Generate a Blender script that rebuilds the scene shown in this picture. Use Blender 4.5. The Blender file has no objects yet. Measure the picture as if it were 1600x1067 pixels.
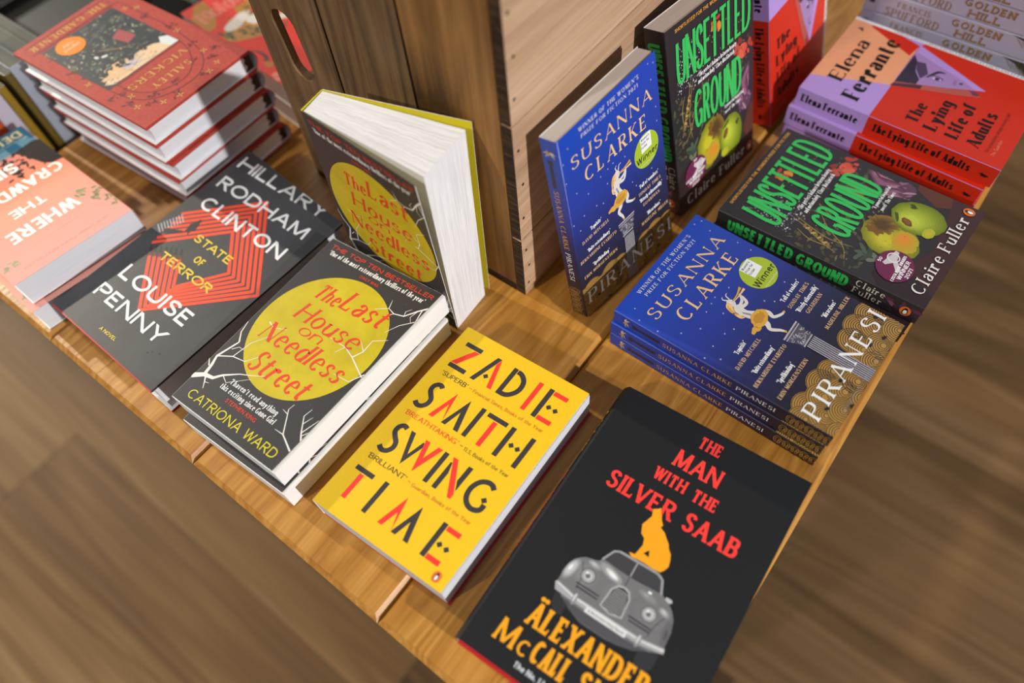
import bpy, bmesh, math, random
import numpy as np
from mathutils import Vector, Matrix
from mathutils.geometry import tessellate_polygon

random.seed(7)
SC = bpy.context.scene
COL = SC.collection
TZ = 0.74                      # table top height above the floor (m); book work below is in mm on the table top

# ------------------------------------------------------------------ camera
cam = bpy.data.objects.new('camera', bpy.data.cameras.new('camera'))
COL.objects.link(cam)
R = ((0.7930417593773117, 0.6055040194803849, -0.06670569898318929),
     (-0.48869224267541234, 0.6977510395295242, 0.5237588937520243),
     (0.36368208621351444, -0.3827641169552943, 0.8492508292246878))
CP = Vector((-0.0352393, -0.0044300, 0.5752390 + TZ))
cam.matrix_world = Matrix((
    (R[0][0], R[1][0], R[2][0], CP.x),
    (R[0][1], R[1][1], R[2][1], CP.y),
    (R[0][2], R[1][2], R[2][2], CP.z),
    (0, 0, 0, 1)))
cam.data.sensor_width = 36.0
cam.data.sensor_fit = 'HORIZONTAL'
cam.data.lens = 25.9029
cam.data.clip_start = 0.01
cam.data.dof.use_dof = True
cam.data.dof.focus_distance = 0.625
cam.data.dof.aperture_fstop = 2.0
cam.data.dof.aperture_blades = 9
SC.camera = cam

# ------------------------------------------------------------------ world, lights, exposure
vs = SC.view_settings
SC.display_settings.display_device = 'sRGB'
vs.view_transform = 'Standard'
vs.look = 'None'
vs.exposure = -0.08
vs.gamma = 1.0
vs.use_curve_mapping = False

wd = bpy.data.worlds.new('shop_world')
SC.world = wd
wd.use_nodes = True
wbg = wd.node_tree.nodes['Background']
wbg.inputs['Color'].default_value = (0.80, 0.86, 1.0, 1)
wbg.inputs['Strength'].default_value = 0.20

def area(name, loc, target, size, power, color):
    d = bpy.data.lights.new(name, 'AREA')
    d.shape = 'RECTANGLE' if isinstance(size, tuple) else 'SQUARE'
    if isinstance(size, tuple):
        d.size, d.size_y = size
    else:
        d.size = size
    d.energy = power
    d.color = color
    o = bpy.data.objects.new(name, d)
    COL.objects.link(o)
    o.location = loc
    o.rotation_euler = (Vector(target) - Vector(loc)).to_track_quat('-Z', 'Y').to_euler()
    return o

def spot(name, loc, target, power, color, radius=0.03, angle=60, blend=0.5):
    d = bpy.data.lights.new(name, 'SPOT')
    d.energy = power
    d.color = color
    d.shadow_soft_size = radius
    d.spot_size = math.radians(angle)
    d.spot_blend = blend
    o = bpy.data.objects.new(name, d)
    COL.objects.link(o)
    o.location = loc
    o.rotation_euler = (Vector(target) - Vector(loc)).to_track_quat('-Z', 'Y').to_euler()
    return o

# bright ceiling fields of the shop (left and far end) and three track spots
area('ceiling_light_left', (-2.5, 0.9, 2.75), (-2.5, 0.9, 0.0), (2.2, 3.0), 19, (0.93, 0.96, 1.0))
area('ceiling_light_far', (-0.3, 3.0, 2.75), (-0.3, 3.0, 0.0), (3.0, 2.0), 15, (0.93, 0.96, 1.0))
spot('track_spot_left', (-5.2, 0.05, 2.95), (-0.3, 0.2, 0.74), 880, (1.0, 0.89, 0.70), .05, 40)
spot('track_spot_right', (2.5, 0.05, 2.05), (-0.3, 0.3, 0.70), 370, (1.0, 0.97, 0.93), .04, 75)
spot('track_spot_near', (-0.85, -1.7, 2.35), (-0.4, 0.2, 0.74), 105, (1.0, 0.92, 0.78), .05, 75)


# ------------------------------------------------------------------ materials
MATS = {}
def lin(h):
    h = h.lstrip('#')
    v = [int(h[i:i + 2], 16) / 255 for i in (0, 2, 4)]
    return tuple((c / 12.92 if c <= 0.04045 else ((c + 0.055) / 1.055) ** 2.4) for c in v) + (1,)

def new_mat(name, rough=0.5, spec=0.5):
    m = bpy.data.materials.new(name)
    m.use_nodes = True
    b = m.node_tree.nodes['Principled BSDF']
    b.inputs['Roughness'].default_value = rough
    b.inputs['Specular IOR Level'].default_value = spec
    return m, m.node_tree.nodes, m.node_tree.links, b

def ink(h, rough=0.46, spec=0.5):
    """flat printed colour with the faintest mottling of real print"""
    k = ('ink', h, rough, spec)
    if k not in MATS:
        m, N, L, b = new_mat('print_' + h, rough, spec)
        tc = N.new('ShaderNodeTexCoord')
        nz = N.new('ShaderNodeTexNoise')
        nz.inputs['Scale'].default_value = 900
        nz.inputs['Detail'].default_value = 2
        L.new(tc.outputs['Object'], nz.inputs['Vector'])
        mx = N.new('ShaderNodeMix'); mx.data_type = 'RGBA'
        c = lin(h)
        mx.inputs['A'].default_value = tuple(x * 0.93 for x in c[:3]) + (1,)
        mx.inputs['B'].default_value = tuple(min(1, x * 1.07) for x in c[:3]) + (1,)
        L.new(nz.outputs['Fac'], mx.inputs['Factor'])
        L.new(mx.outputs['Result'], b.inputs['Base Color'])
        MATS[k] = m
    return MATS[k]

def mottled(name, a, c, scale, rough=0.45, detail=6, lo=0.35, hi=0.68, spec=0.5):
    k = ('mot', name)
    if k not in MATS:
        m, N, L, b = new_mat(name, rough, spec)
        tc = N.new('ShaderNodeTexCoord')
        nz = N.new('ShaderNodeTexNoise')
        nz.inputs['Scale'].default_value = scale
        nz.inputs['Detail'].default_value = detail
        nz.inputs['Roughness'].default_value = 0.65
        L.new(tc.outputs['Object'], nz.inputs['Vector'])
        cr = N.new('ShaderNodeValToRGB')
        cr.color_ramp.elements[0].position = lo
        cr.color_ramp.elements[1].position = hi
        cr.color_ramp.elements[0].color = lin(a)
        cr.color_ramp.elements[1].color = lin(c)
        L.new(nz.outputs['Fac'], cr.inputs['Fac'])
        L.new(cr.outputs['Color'], b.inputs['Base Color'])
        MATS[k] = m
    return MATS[k]

def gradient(name, stops, axis='Y', rough=0.45, spec=0.5, noise=0.0):
    k = ('grad', name)
    if k not in MATS:
        m, N, L, b = new_mat(name, rough, spec)
        uv = N.new('ShaderNodeUVMap'); uv.uv_map = 'UVMap'
        sx = N.new('ShaderNodeSeparateXYZ')
        L.new(uv.outputs['UV'], sx.inputs['Vector'])
        cr = N.new('ShaderNodeValToRGB')
        el = cr.color_ramp.elements
        while len(el) < len(stops):
            el.new(0.5)
        for e, (p, h) in zip(el, stops):
            e.position = p
            e.color = lin(h)
        src = sx.outputs[axis]
        if noise:
            nz = N.new('ShaderNodeTexNoise'); nz.inputs['Scale'].default_value = 6
            L.new(uv.outputs['UV'], nz.inputs['Vector'])
            ma = N.new('ShaderNodeMath'); ma.operation = 'MULTIPLY_ADD'
            L.new(nz.outputs['Fac'], ma.inputs[0]); ma.inputs[1].default_value = noise
            L.new(src, ma.inputs[2])
            mb = N.new('ShaderNodeMath'); mb.operation = 'SUBTRACT'
            L.new(ma.outputs[0], mb.inputs[0]); mb.inputs[1].default_value = noise / 2
            src = mb.outputs[0]
        L.new(src, cr.inputs['Fac'])
        L.new(cr.outputs['Color'], b.inputs['Base Color'])
        MATS[k] = m
    return MATS[k]

def pages(name, h, lines=0.35, dens=2.2):
    """page edges: fine parallel sheet lines along the UV v axis (mm through the block)"""
    k = ('pg', name)
    if k not in MATS:
        m, N, L, b = new_mat(name, 0.75, 0.25)
        uv = N.new('ShaderNodeUVMap'); uv.uv_map = 'UVMap'
        mp = N.new('ShaderNodeMapping')
        mp.inputs['Scale'].default_value = (0.01, dens, 1)
        L.new(uv.outputs['UV'], mp.inputs['Vector'])
        nz = N.new('ShaderNodeTexNoise')
        nz.inputs['Scale'].default_value = 1.0
        nz.inputs['Detail'].default_value = 5
        nz.inputs['Roughness'].default_value = 0.8
        L.new(mp.outputs['Vector'], nz.inputs['Vector'])
        cr = N.new('ShaderNodeValToRGB')
        c = lin(h)
        cr.color_ramp.elements[0].position = 0.3
        cr.color_ramp.elements[1].position = 0.62
        cr.color_ramp.elements[0].color = tuple(x * (1 - lines) for x in c[:3]) + (1,)
        cr.color_ramp.elements[1].color = c
        L.new(nz.outputs['Fac'], cr.inputs['Fac'])
        L.new(cr.outputs['Color'], b.inputs['Base Color'])
        bp = N.new('ShaderNodeBump')
        bp.inputs['Strength'].default_value = 0.25
        bp.inputs['Distance'].default_value = 0.0004
        L.new(nz.outputs['Fac'], bp.inputs['Height'])
        L.new(bp.outputs['Normal'], b.inputs['Normal'])
        MATS[k] = m
    return MATS[k]

def wood(name, stops, along='Y', scale=1.0, rough=0.4, bump=0.3, ring=9.0, knots=0.0, island=0.35, spec=0.4, fine=140, amp=0.85):
    """grain stretched along one object axis; each object gets its own offset"""
    k = ('wood', name)
    if k in MATS:
        return MATS[k]
    m, N, L, b = new_mat(name, rough, spec)
    tc = N.new('ShaderNodeTexCoord')
    oi = N.new('ShaderNodeObjectInfo')
    off = N.new('ShaderNodeVectorMath'); off.operation = 'SCALE'
    cx = N.new('ShaderNodeCombineXYZ')
    L.new(oi.outputs['Random'], cx.inputs[0]); L.new(oi.outputs['Random'], cx.inputs[1]); L.new(oi.outputs['Random'], cx.inputs[2])
    L.new(cx.outputs[0], off.inputs[0]); off.inputs['Scale'].default_value = 37.0
    ad = N.new('ShaderNodeVectorMath'); ad.operation = 'ADD'
    L.new(tc.outputs['Object'], ad.inputs[0]); L.new(off.outputs[0], ad.inputs[1])
    mp = N.new('ShaderNodeMapping')
    st = 0.10
    mp.inputs['Scale'].default_value = {'X': (st, 1, 1), 'Y': (1, st, 1), 'Z': (1, 1, st)}[along]
    L.new(ad.outputs[0], mp.inputs['Vector'])
    # broad figure: distorted growth rings
    n1 = N.new('ShaderNodeTexNoise')
    n1.inputs['Scale'].default_value = ring * scale
    n1.inputs['Detail'].default_value = 2.5
    n1.inputs['Distortion'].default_value = 0.6
    L.new(mp.outputs['Vector'], n1.inputs['Vector'])
    mu = N.new('ShaderNodeMath'); mu.operation = 'MULTIPLY'
    L.new(n1.outputs['Fac'], mu.inputs[0]); mu.inputs[1].default_value = 11.0
    sn = N.new('ShaderNodeMath'); sn.operation = 'PINGPONG'; sn.inputs[1].default_value = 0.5
    L.new(mu.outputs[0], sn.inputs[0])
    # fine fibres
    n2 = N.new('ShaderNodeTexNoise')
    n2.inputs['Scale'].default_value = fine * scale
    n2.inputs['Detail'].default_value = 4
    n2.inputs['Roughness'].default_value = 0.7
    mp2 = N.new('ShaderNodeMapping')
    st = 0.03
    mp2.inputs['Scale'].default_value = {'X': (st, 1, 1), 'Y': (1, st, 1), 'Z': (1, 1, st)}[along]
    L.new(ad.outputs[0], mp2.inputs['Vector'])
    L.new(mp2.outputs['Vector'], n2.inputs['Vector'])
    f1 = N.new('ShaderNodeMath'); f1.operation = 'MULTIPLY'
    L.new(sn.outputs[0], f1.inputs[0]); f1.inputs[1].default_value = amp
    f2 = N.new('ShaderNodeMath'); f2.operation = 'MULTIPLY_ADD'
    L.new(n2.outputs['Fac'], f2.inputs[0]); f2.inputs[1].default_value = 0.75
    L.new(f1.outputs[0], f2.inputs[2])
    # slow tone drift
    n3 = N.new('ShaderNodeTexNoise'); n3.inputs['Scale'].default_value = 3.0 * scale; n3.inputs['Detail'].default_value = 2
    L.new(mp.outputs['Vector'], n3.inputs['Vector'])
    f3 = N.new('ShaderNodeMath'); f3.operation = 'MULTIPLY_ADD'
    L.new(n3.outputs['Fac'], f3.inputs[0]); f3.inputs[1].default_value = island
    L.new(f2.outputs[0], f3.inputs[2])
    f4 = N.new('ShaderNodeMath'); f4.operation = 'SUBTRACT'
    L.new(f3.outputs[0], f4.inputs[0]); f4.inputs[1].default_value = amp * 0.25 + 0.375 + island / 2 - 0.5
    fac = f4.outputs[0]
    if knots:
        vo = N.new('ShaderNodeTexVoronoi'); vo.inputs['Scale'].default_value = knots
        mp3 = N.new('ShaderNodeMapping')
        mp3.inputs['Scale'].default_value = {'X': (.45, 1, 1), 'Y': (1, .45, 1), 'Z': (1, 1, .45)}[along]
        L.new(ad.outputs[0], mp3.inputs['Vector']); L.new(mp3.outputs['Vector'], vo.inputs['Vector'])
        kr = N.new('ShaderNodeMapRange')
        kr.inputs['From Min'].default_value = 0.05; kr.inputs['From Max'].default_value = 0.16
        kr.inputs['To Min'].default_value = 0.55; kr.inputs['To Max'].default_value = 0.0
        L.new(vo.outputs['Distance'], kr.inputs['Value'])
        sb = N.new('ShaderNodeMath'); sb.operation = 'SUBTRACT'
        L.new(fac, sb.inputs[0]); L.new(kr.outputs['Result'], sb.inputs[1])
        fac = sb.outputs[0]
    cr = N.new('ShaderNodeValToRGB')
    el = cr.color_ramp.elements
    while len(el) < len(stops):
        el.new(0.5)
    for e, (p, h) in zip(el, stops):
        e.position = p
        e.color = lin(h)
    L.new(fac, cr.inputs['Fac'])
    L.new(cr.outputs['Color'], b.inputs['Base Color'])
    bp = N.new('ShaderNodeBump')
    bp.inputs['Strength'].default_value = bump
    bp.inputs['Distance'].default_value = 0.0015
    L.new(f2.outputs[0], bp.inputs['Height'])
    L.new(bp.outputs['Normal'], b.inputs['Normal'])
    MATS[k] = m
    return m

# ------------------------------------------------------------------ object helpers
def props(o, label=None, cat=None, group=None, kind=None):
    if label: o['label'] = label
    if cat: o['category'] = cat
    if group: o['group'] = group
    if kind: o['kind'] = kind
    return o

def empty(name, loc, label, cat, group=None):
    o = bpy.data.objects.new(name, None)
    COL.objects.link(o)
    o.location = loc
    o.empty_display_size = 0.02
    return props(o, label, cat, group)

class MB:
    """collects faces in table millimetres; build() makes one mesh object local to its parent's base"""
    def __init__(self):
        self.v, self.f, self.m, self.uv, self.mats = [], [], [], [], []
    def mi(self, mat):
        if mat not in self.mats:
            self.mats.append(mat)
        return self.mats.index(mat)
    def face(self, pts, mat, uvs=None):
        i = len(self.v)
        self.v += [tuple(float(x) for x in p) for p in pts]
        self.f.append(tuple(range(i, i + len(pts))))
        self.m.append(self.mi(mat))
        self.uv.append(uvs or [(0, 0)] * len(pts))
    def mesh(self, verts, faces, mat):
        i = len(self.v)
        self.v += [tuple(float(x) for x in p) for p in verts]
        k = self.mi(mat)
        for f in faces:
            self.f.append(tuple(i + a for a in f)); self.m.append(k); self.uv.append([(0, 0)] * len(f))
    def hexa(self, a, b, mat, mats=None, uvscale=True):
        """a, b: 4 corner points each (top ring, bottom ring). mats: dict top,bottom,0..3 for the sides"""
        mats = mats or {}
        a = [np.array(p, float) for p in a]; b = [np.array(p, float) for p in b]
        self.face(a, mats.get('top', mat), [(0, 0), (1, 0), (1, 1), (0, 1)])
        self.face(b[::-1], mats.get('bottom', mat), [(0, 1), (1, 1), (1, 0), (0, 0)])
        for i in range(4):
            j = (i + 1) % 4
            L = float(np.linalg.norm(a[i] - a[j])); T1 = float(np.linalg.norm(a[j] - b[j])); T0 = float(np.linalg.norm(a[i] - b[i]))
            self.face([a[j], a[i], b[i], b[j]], mats.get(i, mat), [(L, 0), (0, 0), (0, T0), (L, T1)])
    def box(self, x0, x1, y0, y1, z0, z1, mat):
        a = [(x0, y0, z1), (x1, y0, z1), (x1, y1, z1), (x0, y1, z1)]
        b = [(x0, y0, z0), (x1, y0, z0), (x1, y1, z0), (x0, y1, z0)]
        self.hexa(a, b, mat)
    def build(self, name, parent=None, weld=True, smooth=False, bevel=0.0):
        me = bpy.data.meshes.new(name)
        base = parent['_base'] if parent is not None and '_base' in parent else (0, 0, 0)
        V = [((x - base[0]) / 1000, (y - base[1]) / 1000, (z - base[2]) / 1000) for x, y, z in self.v]
        me.from_pydata(V, [], self.f)
        for m in self.mats:
            me.materials.append(m)
        me.polygons.foreach_set('material_index', self.m)
        ul = me.uv_layers.new(name='UVMap')
        flat = [c for fu in self.uv for p in fu for c in p]
        ul.data.foreach_set('uv', flat)
        if weld or bevel:
            bm = bmesh.new(); bm.from_mesh(me)
            bmesh.ops.remove_doubles(bm, verts=bm.verts, dist=1e-6)
            if weld == 'fix':
                bmesh.ops.recalc_face_normals(bm, faces=bm.faces)
            bm.to_mesh(me); bm.free()
        if smooth:
            for p in me.polygons:
                p.use_smooth = True
        me.update()
        o = bpy.data.objects.new(name, me)
        COL.objects.link(o)
        if parent is not None:
            o.parent = parent
        else:
            o.location = (0, 0, TZ)
        if bevel:
            md = o.modifiers.new('bevel', 'BEVEL')
            md.width = bevel / 1000; md.segments = 2; md.limit_method = 'ANGLE'; md.angle_limit = math.radians(40)
        return o

def thing(name, base, label, cat, group=None):
    o = empty(name, (base[0] / 1000, base[1] / 1000, base[2] / 1000 + TZ), label, cat, group)
    o['_base'] = tuple(float(x) for x in base)
    return o

def dup(root, label, d=(0, 0, 0), rz=0.0, group=None):
    """a copy of a thing with copies of its parts and sub-parts, moved by d mm and turned rz degrees"""
    def cp(o, parent):
        c = o.copy(); COL.objects.link(c)
        if parent is not None:
            c.parent = parent
        for ch in o.children:
            cp(ch, c)
        return c
    r = cp(root, None)
    r.location = root.location + Vector((d[0] / 1000, d[1] / 1000, d[2] / 1000))
    r.rotation_euler = (0, 0, math.radians(rz))
    r['label'] = label
    if group: r['group'] = group
    return r

# ------------------------------------------------------------------ printed artwork (shapes in page millimetres: u right, v down)
class Art:
    def __init__(self, w, h, clip=True, lean=0.0):
        self.w, self.h, self.items, self.clip, self.lean = w, h, [], clip, lean
    def _clip(self, pts):
        if not self.clip:
            return pts
        for ax, lim, sg in ((0, 0.3, 1), (0, self.w - 0.15, -1), (1, 0.15, 1), (1, self.h - 0.15, -1)):
            out = []
            n = len(pts)
            for i in range(n):
                a, b = pts[i], pts[(i + 1) % n]
                da, db = (a[ax] - lim) * sg, (b[ax] - lim) * sg
                if da >= 0: out.append(a)
                if (da >= 0) != (db >= 0):
                    t = da / (da - db)
                    out.append((a[0] + t * (b[0] - a[0]), a[1] + t * (b[1] - a[1])))
            pts = out
            if len(pts) < 3: return []
        return pts
    def poly(self, pts, mat, layer=1):
        if self.lean:         # layout slips towards the spine at the foot of the page
            pts = [(p[0] - self.lean * (p[1] / self.h) * (1 - p[0] / self.w), p[1]) for p in pts]
        pts = self._clip([tuple(p) for p in pts])
        if len(pts) < 3: return
        if len(pts) <= 4 and self._convex(pts):
            tris = [tuple(range(len(pts)))]
        else:
            tris = [tuple(t) for t in tessellate_polygon([[Vector((p[0], p[1], 0)) for p in pts]])]
        self.items.append((pts, tris, mat, layer))
    @staticmethod
    def _convex(p):
        s = 0
        n = len(p)
        for i in range(n):
            a, b, c = p[i], p[(i + 1) % n], p[(i + 2) % n]
            z = (b[0] - a[0]) * (c[1] - b[1]) - (b[1] - a[1]) * (c[0] - b[0])
            if abs(z) < 1e-9: continue
            if s == 0: s = 1 if z > 0 else -1
            elif (z > 0) != (s > 0): return False
        return True
    def rect(self, u0, v0, u1, v1, mat, layer=1):
        self.poly([(u0, v0), (u1, v0), (u1, v1), (u0, v1)], mat, layer)
    def ell(self, cx, cy, rx, ry, mat, layer=1, rot=0, n=40, a0=0, a1=360):
        c, s = math.cos(math.radians(rot)), math.sin(math.radians(rot))
        full = abs(a1 - a0) >= 360
        P = []
        for i in range(n + (0 if full else 1)):
            t = math.radians(a0 + (a1 - a0) * i / n)
            x, y = rx * math.cos(t), ry * math.sin(t)
            P.append((cx + x * c - y * s, cy + x * s + y * c))
        self.poly(P, mat, layer)
    def blob(self, cx, cy, rx, ry, mat, layer=1, rot=0, jag=0.18, n=22, seed=None):
        rg = random.Random(seed if seed is not None else cx * 31 + cy)
        c, s = math.cos(math.radians(rot)), math.sin(math.radians(rot))
        P = []
        for i in range(n):
            t = 2 * math.pi * i / n
            k = 1 + rg.uniform(-jag, jag)
            x, y = rx * k * math.cos(t), ry * k * math.sin(t)
            P.append((cx + x * c - y * s, cy + x * s + y * c))
        self.poly(P, mat, layer)
    def shade(self, cx, cy, rx, ry, c0, c1, layer=1, rot=0, dx=0.0, dy=0.0, n=9, jag=.02, end=.25):
        """nested tints from the rim colour c0 to the inner colour c1, drifting by (dx, dy)"""
        h = lambda c: [int(c[i:i + 2], 16) for i in (1, 3, 5)]
        a, b = h(c0), h(c1)
        for i in range(n):
            t = i / (n - 1)
            col = '#%02x%02x%02x' % tuple(round(a[k] + (b[k] - a[k]) * t) for k in range(3))
            s = 1 - (1 - end) * t
            self.blob(cx + dx * t, cy + dy * t, rx * s, ry * s, ink(col), layer + i * .3, rot, jag, 36, 5)
    def line(self, pts, w, mat, layer=1, smooth=False):
        """a band of width w (number or per-point list)"""
        if smooth: 
            ws = w if not isinstance(w, (int, float)) else [w] * len(pts)
            pts, ws = spline(pts, 6, ws)
        else:
            ws = w if not isinstance(w, (int, float)) else [w] * len(pts)
        n = len(pts)
        Lf, Rt = [], []
        for i in range(n):
            a, b = pts[max(0, i - 1)], pts[min(n - 1, i + 1)]
            dx, dy = b[0] - a[0], b[1] - a[1]
            d = math.hypot(dx, dy) or 1
            nx, ny = -dy / d * ws[i] / 2, dx / d * ws[i] / 2
            Lf.append((pts[i][0] + nx, pts[i][1] + ny)); Rt.append((pts[i][0] - nx, pts[i][1] - ny))
        for i in range(n - 1):
            self.poly([Lf[i], Lf[i + 1], Rt[i + 1], Rt[i]], mat, layer)
    def ring(self, cx, cy, rx, ry, w, mat, layer=1, a0=0, a1=360, n=40, rot=0):
        c, s = math.cos(math.radians(rot)), math.sin(math.radians(rot))
        P = []
        for i in range(n + 1):
            t = math.radians(a0 + (a1 - a0) * i / n)
            x, y = rx * math.cos(t), ry * math.sin(t)
            P.append((cx + x * c - y * s, cy + x * s + y * c))
        self.line(P, w, mat, layer)
    def txt(self, s, u, v, width, cap, style, mat, layer=3, ang=0.0, vcap=None):
        """a line of lettering: baseline from (u, v), fitted to a width, capital height cap (mm); ang in degrees, clockwise on the page"""
        c, sn = math.cos(math.radians(ang)), math.sin(math.radians(ang))
        for q in letters(s, width, cap, style):
            self.poly([(u + x * c + y * sn, v + x * sn - y * c) for x, y in q], mat, layer)

def spline(pts, k=6, ws=None):
    n = len(pts)
    out, ow = [], []
    for i in range(n - 1):
        p0, p1, p2, p3 = pts[max(0, i - 1)], pts[i], pts[i + 1], pts[min(n - 1, i + 2)]
        for j in range(k):
            t = j / k
            f = lambda a, b, c_, d: 0.5 * (2 * b + (c_ - a) * t + (2 * a - 5 * b + 4 * c_ - d) * t * t + (3 * b - a - 3 * c_ + d) * t ** 3)
            out.append((f(p0[0], p1[0], p2[0], p3[0]), f(p0[1], p1[1], p2[1], p3[1])))
            if ws: ow.append(ws[i] + (ws[i + 1] - ws[i]) * t)
    out.append(tuple(pts[-1]))
    if ws:
        ow.append(ws[-1])
        return out, ow
    return out

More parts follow.
